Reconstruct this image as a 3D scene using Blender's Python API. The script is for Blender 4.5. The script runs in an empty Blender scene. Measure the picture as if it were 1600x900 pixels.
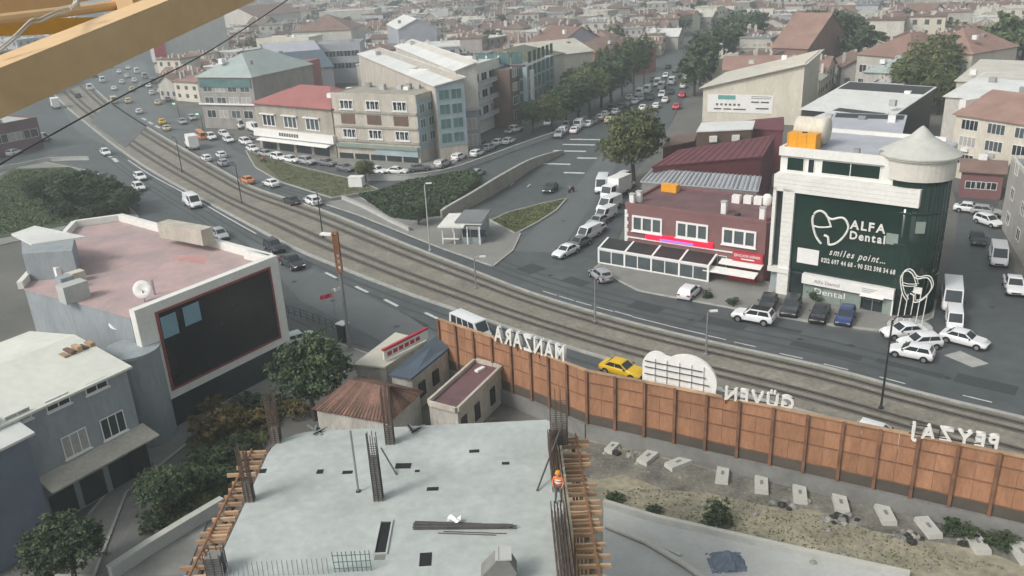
import bpy, bmesh, math, random
import numpy as np
from mathutils import Vector, Matrix
from mathutils.geometry import tessellate_polygon
random.seed(7); RNG = np.random.default_rng(7)
scene = bpy.context.scene; COL = scene.collection
# ------------------------------------------------------------------ camera
F, PITCH, ROLL, H = 1310.0, math.radians(21.5), math.radians(-2.8), 38.0
cam = bpy.data.cameras.new('camera'); cam_o = bpy.data.objects.new('camera', cam); COL.objects.link(cam_o)
cam.sensor_width = 36; cam.lens = F/1600*36; cam.clip_start = .1; cam.clip_end = 8000
CR = Matrix.Rotation(math.pi/2-PITCH, 3, 'X') @ Matrix.Rotation(ROLL, 3, 'Z')
cam_o.matrix_world = Matrix.Translation((0, 0, H)) @ CR.to_4x4()
scene.camera = cam_o
# ------------------------------------------------------------------ light: late, overcast day
SUN_EL, SUN_AZ = 42, 238
w = bpy.data.worlds.new('World'); scene.world = w; w.use_nodes = True
nt = w.node_tree; bg = nt.nodes['Background']
sky = nt.nodes.new('ShaderNodeTexSky'); sky.sky_type = 'NISHITA'; sky.sun_disc = False
sky.sun_elevation = math.radians(SUN_EL); sky.sun_rotation = math.radians(SUN_AZ)
sky.air_density = 1.0; sky.dust_density = 4.0; sky.ozone_density = 1.0
hs = nt.nodes.new('ShaderNodeHueSaturation'); hs.inputs['Saturation'].default_value = .28; hs.inputs['Hue'].default_value = .45
nt.links.new(sky.outputs[0], hs.inputs['Color']); nt.links.new(hs.outputs[0], bg.inputs['Color'])
bg.inputs['Strength'].default_value = .15
sl = bpy.data.lights.new('sun', 'SUN'); sl.energy = 1.5; sl.angle = math.radians(15); sl.color = (1, .975, .9)
so = bpy.data.objects.new('sun', sl); COL.objects.link(so)
a_, e_ = math.radians(SUN_AZ), math.radians(SUN_EL)
so.rotation_euler = Vector((math.sin(a_)*math.cos(e_), math.cos(a_)*math.cos(e_), math.sin(e_))).to_track_quat('Z', 'Y').to_euler()
so.location = (0, -50, 200)
vs = scene.view_settings; vs.view_transform = 'Standard'; vs.look = 'None'; vs.exposure = 0.2; vs.gamma = 1; vs.use_curve_mapping = False
scene.render.engine = 'CYCLES'; cy = scene.cycles
cy.use_denoising = True; cy.max_bounces = 6; cy.volume_bounces = 0; cy.diffuse_bounces = 3; cy.transparent_max_bounces = 8
# ------------------------------------------------------------------ photo -> place helpers
def ray(u, v): return CR @ Vector(((u-800)/F, -(v-450)/F, -1))
def at(u, v, z=0.0):
    d = ray(u, v); t = (z-H)/d.z; return Vector((d.x*t, d.y*t, z))
def atY(u, v, Y):
    d = ray(u, v); return Vector((0, 0, H)) + d*(Y/d.y)
def vof(p):
    q = CR.transposed() @ (Vector(p)-Vector((0, 0, H))); return 450+F*q.y/q.z, 800-F*q.x/q.z
def height_at(p, v):
    lo, hi = 0, 60
    for _ in range(40):
        m = (lo+hi)/2
        if vof((p.x, p.y, m))[0] > v: lo = m
        else: hi = m
    return lo
# ------------------------------------------------------------------ materials
MATS = {}
def mat(name, c, rough=.8, c2=None, scale=1.0, amt=.5, metal=0, bump=0, spec=.35, rand=0, emit=0, detail=5, stretch=None, fine=.05):
    if name in MATS: return MATS[name]
    m = bpy.data.materials.new(name); m.use_nodes = True; MATS[name] = m
    t = m.node_tree; b = t.nodes['Principled BSDF']; L = t.links
    b.inputs['Roughness'].default_value = rough; b.inputs['Metallic'].default_value = metal
    b.inputs['Specular IOR Level'].default_value = spec
    c = (*c, 1)
    if c2 is None: c2 = tuple(x*.72 for x in c[:3])
    tc = t.nodes.new('ShaderNodeTexCoord'); no = t.nodes.new('ShaderNodeTexNoise')
    no.inputs['Scale'].default_value = scale; no.inputs['Detail'].default_value = detail; no.inputs['Roughness'].default_value = .62
    src = tc.outputs['Object']
    if stretch:
        mp = t.nodes.new('ShaderNodeMapping'); mp.inputs['Scale'].default_value = stretch
        L.new(src, mp.inputs['Vector']); src = mp.outputs[0]
    L.new(src, no.inputs['Vector'])
    cr = t.nodes.new('ShaderNodeValToRGB'); cr.color_ramp.elements[0].position = .5-.28*(1.2-amt); cr.color_ramp.elements[1].position = .5+.28*(1.2-amt)
    cr.color_ramp.elements[0].color = (*c2, 1); cr.color_ramp.elements[1].color = c
    L.new(no.outputs['Fac'], cr.inputs['Fac']); out = cr.outputs['Color']
    if fine:
        nf = t.nodes.new('ShaderNodeTexNoise'); nf.inputs['Scale'].default_value = scale*7.3; nf.inputs['Detail'].default_value = 6; L.new(src, nf.inputs['Vector'])
        mf = t.nodes.new('ShaderNodeMapRange'); mf.inputs['From Min'].default_value = .3; mf.inputs['From Max'].default_value = .7; mf.inputs['To Min'].default_value = 1-fine; mf.inputs['To Max'].default_value = 1+fine
        L.new(nf.outputs['Fac'], mf.inputs['Value']); hf = t.nodes.new('ShaderNodeHueSaturation'); L.new(mf.outputs[0], hf.inputs['Value']); L.new(out, hf.inputs['Color']); out = hf.outputs[0]
    if rand:
        oi = t.nodes.new('ShaderNodeObjectInfo'); hsv = t.nodes.new('ShaderNodeHueSaturation')
        mr = t.nodes.new('ShaderNodeMapRange'); mr.inputs['To Min'].default_value = 1-rand; mr.inputs['To Max'].default_value = 1+rand
        L.new(oi.outputs['Random'], mr.inputs['Value']); L.new(mr.outputs[0], hsv.inputs['Value']); L.new(out, hsv.inputs['Color']); out = hsv.outputs[0]
    L.new(out, b.inputs['Base Color'])
    if bump:
        n2 = t.nodes.new('ShaderNodeTexNoise'); n2.inputs['Scale'].default_value = scale*6; n2.inputs['Detail'].default_value = 4
        L.new(src, n2.inputs['Vector']); bp = t.nodes.new('ShaderNodeBump'); bp.inputs['Strength'].default_value = bump; bp.inputs['Distance'].default_value = .05
        L.new(n2.outputs['Fac'], bp.inputs['Height']); L.new(bp.outputs[0], b.inputs['Normal'])
    if emit:
        b.inputs['Emission Color'].default_value = c; b.inputs['Emission Strength'].default_value = emit
    return m
M = mat
M('asphalt', (.096, .106, .107), .55, (.068, .077, .078), .08, .5, bump=.15, fine=.16, detail=8)
M('asphalt_worn', (.135, .145, .145), .55, (.10, .108, .11), .12, .3, bump=.15)
M('paving', (.26, .255, .235), .9, (.19, .19, .175), .35, .4)
M('town_ground', (.17, .165, .15), .95, (.10, .105, .095), .06, .4)
M('kerb', (.42, .42, .39), .85, (.3, .3, .28), .8)
M('marking', (.62, .63, .62), .7, (.42, .43, .42), 1.5, .6)
M('tram_bed', (.262, .243, .2), .9, (.18, .167, .138), .3, .55, bump=.2, fine=.2)
M('tram_green', (.21, .21, .16), .95, (.15, .155, .115), .3, .5)
M('ballast', (.13, .122, .105), .95, (.09, .083, .072), 1.2, .5, bump=.3)
M('rail', (.16, .14, .13), .45, (.1, .08, .07), 2, metal=.7)
M('grass', (.07, .095, .05), .95, (.045, .066, .036), .5, .5, bump=.3)
M('grass_dry', (.15, .148, .095), .95, (.10, .105, .065), .5, .5, bump=.3)
M('dirt', (.36, .33, .24), .95, (.16, .155, .12), .3, .55, bump=.4, fine=.2, detail=9)
M('rubble_ground', (.23, .22, .185), .95, (.09, .09, .078), .5, .55, bump=.4, fine=.25, detail=9)
M('old_plaster', (.52, .5, .45), .9, (.32, .305, .27), .7, .5, fine=.15, stretch=(1, 1, .3))
M('drum', (.62, .6, .53), .8, (.52, .5, .44), .6, .5)
M('asphalt_track', (.076, .084, .085), .75, (.062, .069, .07), .5, .3, fine=.15)
M('asphalt_dark', (.058, .064, .066), .8, (.045, .05, .052), .5, .3, fine=.15)
M('concrete', (.47, .48, .46), .85, (.38, .39, .37), .5, .4, bump=.1)
M('concrete_fresh', (.44, .47, .45), .75, (.345, .372, .352), .3, .55, bump=.08, detail=10, fine=.09)
M('concrete_dark', (.24, .24, .225), .9, (.16, .16, .15), .5, .5)
M('stone', (.33, .32, .28), .9, (.24, .23, .2), 1)
M('concrete_pale', (.5, .5, .455), .85, (.42, .42, .38), 1, .4)
M('white_wall', (.74, .735, .69), .75, (.64, .635, .59), .35, .4)
M('white_paint', (.8, .8, .78), .5, (.72, .72, .7), .8)
M('cream', (.64, .6, .5), .85, (.52, .485, .4), .35, .45, stretch=(1, 1, .35), fine=.08)
M('beige', (.38, .35, .295), .88, (.27, .25, .21), .5, .5, stretch=(1, 1, .35), fine=.12)
M('beige_light', (.52, .48, .41), .88, (.38, .35, .3), .5, .5, stretch=(1, 1, .35), fine=.12)
M('pinkwall', (.225, .118, .115), .85, (.175, .09, .088), .35, .4)
M('maroon', (.17, .055, .062), .7, (.12, .042, .048), .25, .5)
M('maroon_roof', (.185, .105, .105), .9, (.12, .07, .072), .3, .6)
M('old_tile', (.19, .105, .078), .9, (.11, .07, .055), .7, .6, rand=.3, fine=.2)
M('curtain', (.42, .41, .38), .7, (.3, .29, .27), 2)
M('terracotta', (.29, .185, .15), .9, (.2, .128, .105), .3, .5, rand=.25)
M('redroof', (.36, .15, .14), .85, (.29, .115, .105), .3, .5)
M('brown_roof', (.22, .15, .12), .9, (.15, .1, .085), .3, .5, rand=.2)
M('grey_roof', (.27, .28, .28), .8, (.19, .2, .2), .25, .5, rand=.25)
M('house_roof', (.66, .67, .60), .7, (.56, .565, .5), .2, .5)
M('white_roof', (.62, .625, .6), .7, (.5, .505, .485), .2, .5, rand=.15)
M('cream_roof', (.58, .56, .48), .75, (.46, .44, .37), .2, .5, rand=.12)
M('olive_roof', (.17, .18, .13), .85, (.12, .13, .09), .25, .5)
M('blue_roof', (.10, .135, .17), .7, (.075, .1, .13), .3, .5)
M('green_roof', (.36, .42, .40), .75, (.28, .33, .315), .25, .5)
M('grey_wall', (.31, .345, .36), .85, (.24, .265, .278), .5, .45, stretch=(1, 1, .3), fine=.08)
M('blue_wall', (.16, .19, .24), .85, (.12, .145, .185), .3, .5)
M('lav_wall', (.42, .43, .47), .85, (.34, .35, .38), .3, .5)
M('mid_wall', (.38, .36, .33), .9, (.27, .255, .235), .4, .5, rand=.3, stretch=(1, 1, .35), fine=.12)
M('light_wall', (.52, .5, .45), .9, (.4, .385, .345), .4, .5, rand=.2, stretch=(1, 1, .35), fine=.12)
M('pale_blue', (.36, .44, .46), .5, (.27, .34, .36), .4, .5)
M('pink_roof', (.48, .34, .325), .9, (.33, .27, .265), .3, .55, detail=8)
M('red_stain', (.42, .2, .18), .9, (.5, .33, .31), .3, .5)
M('glass', (.035, .045, .05), .12, (.02, .028, .03), .5, spec=.6)
M('glass_mid', (.10, .12, .125), .2, (.06, .075, .08), .6, spec=.5)
M('glass_green', (.018, .042, .033), .08, (.01, .024, .02), .25, .4, spec=.5)
M('glass_teal', (.12, .22, .21), .2, (.07, .13, .13), .3, spec=.5)
M('shop_glass', (.27, .32, .28), .25, (.2, .25, .22), .4, spec=.5)
M('screen', (.012, .014, .017), .25, (.008, .009, .011), .4, spec=.4)
M('screen_lit', (.13, .22, .27), .4, (.08, .15, .19), .3, emit=.16)
M('screen_red', (.30, .075, .07), .6, (.22, .05, .05), 1)
M('black', (.02, .02, .021), .6, (.014, .014, .015), 2)
M('dark_metal', (.06, .062, .06), .5, (.04, .042, .04), 2, metal=.4)
M('steel', (.38, .39, .39), .45, (.3, .31, .31), 2, metal=.5)
M('rust', (.30, .145, .075), .9, (.20, .09, .05), .6, .5)
M('fence_ply', (.40, .208, .116), .82, (.25, .127, .07), .9, .4, rand=.09, detail=8, stretch=(1, 1, .28), fine=.12)
M('fence_post', (.26, .135, .078), .85, (.12, .06, .04), .8)
M('fence_base', (.105, .088, .07), .9, (.075, .065, .055), .4, .5, rand=.1)
M('wood', (.47, .32, .2), .85, (.33, .21, .125), 1.2, .5, rand=.25)
M('wood_dark', (.17, .115, .085), .9, (.12, .08, .06), .8, rand=.2)
M('rebar', (.15, .105, .08), .8, (.09, .07, .06), 2, metal=.3)
M('rebar_grey', (.12, .115, .11), .8, (.08, .077, .075), 2, metal=.3)
M('crane_bright', (.68, .4, .1), .5, (.58, .33, .08), 1.4, .4)
M('crane', (.68, .475, .265), .55, (.6, .405, .21), 1.4, .4, spec=.4)
M('crane_top', (.58, .42, .24), .6, (.5, .35, .18), 1.4, .4)
M('rope', (.6, .57, .5), .9, (.45, .43, .38), 20)
M('red_sign', (.48, .045, .06), .6, (.4, .035, .05), 1)
M('neon_red', (.9, .012, .05), .5, (.9, .012, .05), 1, emit=.75)
M('neon_blue', (.25, .18, .8), .5, (.25, .18, .8), 1, emit=.5)
M('sign_white', (.78, .77, .74), .6, (.7, .69, .66), 1)
M('letter_white', (.76, .75, .71), .7, (.6, .59, .55), .8)
M('teal_sign', (.12, .36, .32), .6, (.1, .3, .27), 1)
M('ink', (.1, .1, .09), .8, (.07, .07, .06), 1)
M('tank_yellow', (.78, .36, .03), .5, (.68, .3, .02), .6)
M('flag_red', (.55, .04, .07), .8, (.45, .03, .05), 2)
M('lamp_lit', (.85, .95, .92), .4, (.85, .95, .92), 1, emit=2.2)
M('lamp_green', (.2, .9, .6), .4, (.2, .9, .6), 1, emit=2.0)
M('bark', (.09, .072, .055), .95, (.05, .042, .034), 3)
M('tyre', (.018, .018, .019), .85, (.012, .012, .013), 4)
M('rim', (.4, .41, .42), .4, (.3, .31, .32), 3, metal=.6)
M('headlamp', (.7, .72, .74), .2, (.6, .62, .64), 5)
M('headlamp_on', (.95, .95, .9), .2, (.95, .95, .9), 5, emit=1.5)
M('taillamp', (.35, .02, .02), .3, (.25, .012, .012), 5)
M('taillamp_on', (1, .05, .08), .3, (1, .05, .08), 5, emit=1.2)
CARCOL = {'white': (.74, .75, .75), 'silver': (.36, .37, .38), 'grey': (.16, .165, .17), 'dark': (.045, .05, .054), 'black': (.018, .019, .021),
          'blue': (.035, .06, .16), 'red': (.45, .03, .05), 'yellow': (.75, .48, .015), 'orange': (.62, .24, .08), 'cream': (.62, .55, .36)}
for k, c in CARCOL.items(): M('paint_'+k, c, .28, tuple(x*.93 for x in c), .8, spec=.5)
def leafmat(name, c, c2, c3):
    m = bpy.data.materials.new(name); m.use_nodes = True; MATS[name] = m; t = m.node_tree; b = t.nodes['Principled BSDF']
    b.inputs['Roughness'].default_value = .8; b.inputs['Specular IOR Level'].default_value = .2
    tc = t.nodes.new('ShaderNodeTexCoord'); no = t.nodes.new('ShaderNodeTexNoise'); no.inputs['Scale'].default_value = .7; no.inputs['Detail'].default_value = 6
    t.links.new(tc.outputs['Object'], no.inputs['Vector'])
    cr = t.nodes.new('ShaderNodeValToRGB'); e = cr.color_ramp.elements; e[0].position = .36; e[0].color = (*c2, 1); e[1].position = .64; e[1].color = (*c3, 1)
    x = e.new(.5); x.color = (*c, 1)
    t.links.new(no.outputs['Fac'], cr.inputs['Fac'])
    oi = t.nodes.new('ShaderNodeObjectInfo'); hsv = t.nodes.new('ShaderNodeHueSaturation'); mr = t.nodes.new('ShaderNodeMapRange')
    mr.inputs['To Min'].default_value = .8; mr.inputs['To Max'].default_value = 1.2
    t.links.new(oi.outputs['Random'], mr.inputs['Value']); t.links.new(mr.outputs[0], hsv.inputs['Value']); t.links.new(cr.outputs[0], hsv.inputs['Color'])
    t.links.new(hsv.outputs[0], b.inputs['Base Color'])
leafmat('leaf', (.095, .13, .058), (.058, .085, .04), (.14, .165, .07))
leafmat('leaf_dark', (.068, .098, .052), (.042, .066, .036), (.1, .13, .066))
leafmat('leaf_olive', (.125, .145, .062), (.085, .105, .046), (.165, .18, .075))
leafmat('leaf_autumn', (.16, .125, .048), (.105, .085, .036), (.2, .155, .06))
# ------------------------------------------------------------------ mesh + object helpers
UP = Vector((0, 0, 1))
def wloc(o):
    p = Vector((0, 0, 0))
    while o is not None: p += o.location; o = o.parent
    return p
class MB:
    def __init__(s): s.v = []; s.f = []
    def add(s, vs, fs):
        n = len(s.v); s.v += [tuple(x) for x in vs]; s.f += [tuple(i+n for i in f) for f in fs]; return s
    def hexa(s, p, a, b, c):
        p = Vector(p); q = [p, p+a, p+a+b, p+b]; q += [x+c for x in q]
        fs = [(3, 2, 1, 0), (4, 5, 6, 7), (0, 1, 5, 4), (1, 2, 6, 5), (2, 3, 7, 6), (3, 0, 4, 7)]
        if a.cross(b).dot(c) < 0: fs = [f[::-1] for f in fs]
        return s.add(q, fs)
    def box(s, c, size, rz=0):
        x = Vector((math.cos(rz), math.sin(rz), 0))*size[0]; y = Vector((-math.sin(rz), math.cos(rz), 0))*size[1]; z = UP*size[2]
        return s.hexa(Vector(c)-x/2-y/2-z/2, x, y, z)
    def fb(s, fr, s0, s1, o0, o1, z0, z1):
        return s.hexa(fr.P(s0, o0, z0), fr.e*(s1-s0), fr.n*(o1-o0), UP*(z1-z0))
    def prism(s, poly, z0, z1):
        n = len(poly); zs0 = z0 if hasattr(z0, '__len__') else [z0]*n; zs1 = z1 if hasattr(z1, '__len__') else [z1]*n
        poly = [Vector((p[0], p[1], 0)) for p in poly]
        if sum(poly[i].x*poly[(i+1) % n].y-poly[(i+1) % n].x*poly[i].y for i in range(n)) < 0: poly = poly[::-1]; zs0 = zs0[::-1]; zs1 = zs1[::-1]
        vs = [(p.x, p.y, z) for p, z in zip(poly, zs0)]+[(p.x, p.y, z) for p, z in zip(poly, zs1)]
        tri = tessellate_polygon([poly]) if n > 4 else [tuple(range(n))]
        fs = []
        for t in tri:
            t = tuple(t)
            a, b, c = poly[t[0]], poly[t[1]], poly[t[2]]
            if (b-a).cross(c-b).z < 0: t = t[::-1]
            fs += [t[::-1], tuple(i+n for i in t)]
        fs += [(i, (i+1) % n, (i+1) % n+n, i+n) for i in range(n)]
        return s.add(vs, fs)
    def tube(s, path, r, n=6, r2=None):
        path = [Vector(p) for p in path]; k = len(path); vs = []
        for i, p in enumerate(path):
            d = (path[min(i+1, k-1)]-path[max(i-1, 0)]).normalized(); a = d.cross(UP if abs(d.z) < .95 else Vector((1, 0, 0))).normalized(); b = a.cross(d)
            rr = r if r2 is None else r+(r2-r)*i/(k-1)
            vs += [p+(a*math.cos(t)+b*math.sin(t))*rr for t in (2*math.pi*j/n for j in range(n))]
        fs = [(i*n+j, i*n+(j+1) % n, (i+1)*n+(j+1) % n, (i+1)*n+j) for i in range(k-1) for j in range(n)]
        fs += [tuple(range(n))[::-1], tuple((k-1)*n+j for j in range(n))]
        return s.add(vs, fs)
    def lathe(s, c, prof, n=24):
        vs = []; k = len(prof); c = Vector(c)
        for r, z in prof: vs += [c+Vector((r*math.cos(2*math.pi*j/n), r*math.sin(2*math.pi*j/n), z)) for j in range(n)]
        fs = [(i*n+j, i*n+(j+1) % n, (i+1)*n+(j+1) % n, (i+1)*n+j) for i in range(k-1) for j in range(n)]
        fs += [tuple(range(n))[::-1], tuple((k-1)*n+j for j in range(n))]
        return s.add(vs, fs)
    def build(s, name, m, parent=None, smooth=False, stuff=False):
        off = wloc(parent) if parent else Vector((0, 0, 0))
        me = bpy.data.meshes.new(name); me.from_pydata([tuple(Vector(v)-off) for v in s.v], [], s.f); me.update()
        if smooth:
            me.polygons.foreach_set('use_smooth', [True]*len(me.polygons))
        if isinstance(m, str): m = MATS[m]
        me.materials.append(m)
        return link(name, me, parent, stuff)
def link(name, me, parent=None, stuff=False):
    o = bpy.data.objects.new(name, me); COL.objects.link(o); o.parent = parent
    if stuff: o['kind'] = 'stuff'
    return o
def tag(o, label, cat, group=None):
    o['label'] = label; o['category'] = cat
    if group: o['group'] = group
    return o
def thing(name, label, cat, loc, group=None, rz=0):
    o = bpy.data.objects.new(name, None); COL.objects.link(o); o.location = loc; o.rotation_euler = (0, 0, rz); o.empty_display_size = .3
    return tag(o, label, cat, group)
def struct(o): o['kind'] = 'structure'; return o
def copy_tree(o, parent=None):
    c = o.copy(); COL.objects.link(c); c.parent = parent
    for ch in o.children: copy_tree(ch, c)
    return c
class Frame:
    def __init__(s, A, B, toward=(0, 0)):
        s.A = Vector((A[0], A[1], 0)); B = Vector((B[0], B[1], 0)); s.L = (B-s.A).length; s.e = (B-s.A)/s.L
        s.n = Vector((s.e.y, -s.e.x, 0))
        if s.n.dot(Vector((toward[0], toward[1], 0))-(s.A+B)/2) < 0: s.n = -s.n
    def P(s, a, o, z): p = s.A+s.e*a+s.n*o; return Vector((p.x, p.y, z))
    def sz(s, u, v, off=0):
        d = ray(u, v); A2 = s.A+s.n*off; t = A2.dot(s.n)/d.dot(s.n); p = Vector((0, 0, H))+d*t; return (p-A2).dot(s.e), p.z
    def side(s, right, d):
        if right: f = Frame.__new__(Frame); f.A = s.P(s.L, 0, 0); f.e = -s.n; f.n = s.e; f.L = d; return f
        f = Frame.__new__(Frame); f.A = s.P(0, -d, 0); f.e = s.n; f.n = -s.e; f.L = d; return f
def spline(pts, n=8):
    pts = [Vector((p[0], p[1], p[2] if len(p) > 2 else 0)) for p in pts]; out = []
    for i in range(len(pts)-1):
        p0, p1, p2, p3 = pts[max(i-1, 0)], pts[i], pts[i+1], pts[min(i+2, len(pts)-1)]
        for k in range(n):
            t = k/n; out.append(.5*((2*p1)+(p2-p0)*t+(2*p0-5*p1+4*p2-p3)*t*t+(3*p1-p0-3*p2+p3)*t**3))
    return out+[pts[-1]]
def resample(pts, n):
    d = [0]
    for a, b in zip(pts[:-1], pts[1:]): d.append(d[-1]+(b-a).length)
    out = []; j = 0
    for k in range(n):
        s = d[-1]*k/(n-1)
        while j < len(d)-2 and d[j+1] < s: j += 1
        t = (s-d[j])/max(d[j+1]-d[j], 1e-6); out.append(pts[j].lerp(pts[j+1], t))
    return out
def ribbon(a, b, z0, z1):
    mb = MB(); n = len(a)
    for p, q in zip(a, b): mb.v += [(p.x, p.y, z1), (q.x, q.y, z1), (q.x, q.y, z0), (p.x, p.y, z0)]
    s = (a[1]-a[0]).cross(b[0]-a[0]).z
    for i in range(n-1):
        k, l = 4*i, 4*i+4
        for x, y in ((0, 1), (1, 2), (2, 3), (3, 0)):
            f = (k+x, l+x, l+y, k+y); mb.f.append(f if s > 0 else f[::-1])
    mb.f += [(0, 1, 2, 3), (4*n-1, 4*n-2, 4*n-3, 4*n-4)]
    return mb
def flat(name, pix, z, m, thick=.02, world=None):
    pts = world or [at(u, v, 0) for u, v in pix]
    return struct(MB().prism(pts, z-thick, z).build(name, m))
# text: every character a mesh of its own
def char_meshes(txt, size, ext, shear=0, bold=0):
    out = []; x = 0
    for ch in txt:
        if ch == ' ': x += size*.33; continue
        c = bpy.data.curves.new('letter', 'FONT'); c.body = ch; c.size = size; c.extrude = ext; c.shear = shear; c.offset = bold; c.resolution_u = 3
        o = bpy.data.objects.new('letter_tmp', c); COL.objects.link(o); dg = bpy.context.evaluated_depsgraph_get(); dg.update()
        me = bpy.data.meshes.new_from_object(o.evaluated_get(dg)); bpy.data.objects.remove(o); bpy.data.curves.remove(c)
        co = [v.co for v in me.vertices]
        x0, x1 = min(p.x for p in co), max(p.x for p in co)
        out.append((me, x-x0)); x += (x1-x0)+size*.09+2*bold
    return out, x
def put_text(txt, parent, fr, s0, s1, zb, off, size, m, ext=.02, shear=0, bold=0, name='letter', flip=False):
    """letters of a line of text on the frame's wall, read by someone in front of it; flip: read from behind the wall"""
    chars, wd = char_meshes(txt, size, ext, shear, bold); k = (s1-s0)/wd
    X = fr.e*(-1 if flip else 1); Z = fr.n*(-1 if flip else 1)
    o0 = fr.P(s1 if flip else s0, off, zb)
    R3 = Matrix((X, UP, X.cross(UP))).transposed()
    for me, dx in chars:
        me.transform(Matrix.Diagonal((k, 1, 1, 1))); me.materials.clear(); me.materials.append(MATS[m])
        o = link(name, me, parent)
        mw = Matrix.Translation(o0+X*dx*k-wloc(parent)) @ R3.to_4x4(); o.matrix_local = mw
def window(parent, fr, s, z, wd, h, mull=1, fm='white_paint', gm='glass', dep=.06, sill=False, t=.07):
    mb = MB(); o1 = dep
    for a, b, c, d in ((s, s+t, z, z+h), (s+wd-t, s+wd, z, z+h), (s+t, s+wd-t, z, z+t), (s+t, s+wd-t, z+h-t, z+h)): mb.fb(fr, a, b, 0.004, o1, c, d)
    for i in range(mull):
        x = s+wd*(i+1)/(mull+1); mb.fb(fr, x-t/2, x+t/2, .004, o1-.01, z+t, z+h-t)
    f = mb.build('window', fm, parent)
    if gm in ('glass', 'glass_mid'): gm = random.choice([gm, gm, 'glass', 'glass_mid', 'curtain'])
    MB().fb(fr, s+t, s+wd-t, .004, o1*.4, z+t, z+h-t).build('pane', gm, f)
    if sill: MB().fb(fr, s-.1, s+wd+.1, .005, dep+.14, z-.1, z-.005).build('sill', fm, f)
    return f
def win_row(parent, fr, z, h, n, wd, m0=.8, m1=.8, **k):
    for i in range(n):
        c = m0+(fr.L-m0-m1)*(i+.5)/n; window(parent, fr, c-wd/2, z, wd, h, **k)
EXCL = []     # discs where the loose town must not build
def excl(poly):
    c = sum((Vector((p[0], p[1], 0)) for p in poly), Vector())/len(poly); EXCL.append((c.x, c.y, max((Vector((p[0], p[1], 0))-c).length for p in poly)+4))
def roof_mesh(kind, fr, d, h, rh, over=.4, th=.18):
    """roof over the rectangle s 0..L, o -d..0, eaves at h"""
    L = fr.L; s0, s1, a, b = -over, L+over, over, -d-over; P = fr.P; mb = MB()
    def slab(pts):
        n = len(pts); nn = (pts[1]-pts[0]).cross(pts[2]-pts[0])
        if nn.z < 0: pts = pts[::-1]
        mb.add([p for p in pts]+[p-UP*th for p in pts], [tuple(range(n)), tuple(range(n, 2*n))[::-1]]+[((i+1) % n, i, i+n, (i+1) % n+n) for i in range(n)])
    if kind == 'gable':       # ridge parallel to the front
        m = (a+b)/2
        slab([P(s0, a, h), P(s1, a, h), P(s1, m, h+rh), P(s0, m, h+rh)]); slab([P(s0, b, h), P(s1, b, h), P(s1, m, h+rh), P(s0, m, h+rh)])
    elif kind == 'gable_end':  # ridge runs back
        m = L/2
        slab([P(s0, a, h), P(s0, b, h), P(m, b, h+rh), P(m, a, h+rh)]); slab([P(s1, a, h), P(s1, b, h), P(m, b, h+rh), P(m, a, h+rh)])
    elif kind == 'hip':
        i = min(L, d)/2; m = (a+b)/2
        if L > d:
            q0, q1 = P(i, m, h+rh), P(L-i, m, h+rh)
            slab([P(s0, a, h), P(s1, a, h), q1, q0]); slab([P(s0, b, h), P(s1, b, h), q1, q0]); slab([P(s0, a, h), P(s0, b, h), q0]); slab([P(s1, a, h), P(s1, b, h), q1])
        else:
            q0, q1 = P(L/2, a-i, h+rh), P(L/2, b+i, h+rh)
            slab([P(s0, a, h), P(s0, b, h), q1, q0]); slab([P(s1, a, h), P(s1, b, h), q1, q0]); slab([P(s0, a, h), P(s1, a, h), q0]); slab([P(s0, b, h), P(s1, b, h), q1])
    elif kind == 'shed': slab([P(s0, a, h), P(s1, a, h), P(s1, b, h+rh), P(s0, b, h+rh)])
    elif kind == 'shed_side': slab([P(s0, a, h), P(s1, a, h+rh), P(s1, b, h+rh), P(s0, b, h)])
    return mb
def walls_mesh(kind, fr, d, h, rh):
    L = fr.L; P = fr.P; mb = MB(); poly = [P(0, 0, 0), P(L, 0, 0), P(L, -d, 0), P(0, -d, 0)]
    if kind == 'shed': mb.prism(poly, 0, [h, h, h+rh, h+rh])
    elif kind == 'shed_side': mb.prism(poly, 0, [h, h+rh, h+rh, h])
    else:
        mb.prism(poly, 0, h)
        if kind == 'gable':
            for s in (0.01, L-.01): mb.add([P(s, 0, h), P(s, -d, h), P(s, -d/2, h+rh)], [(0, 1, 2)])
        if kind == 'gable_end':
            for o in (-.01, -d+.01): mb.add([P(0, o, h), P(L, o, h), P(L/2, o, h+rh)], [(0, 1, 2)])
    return mb
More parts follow.
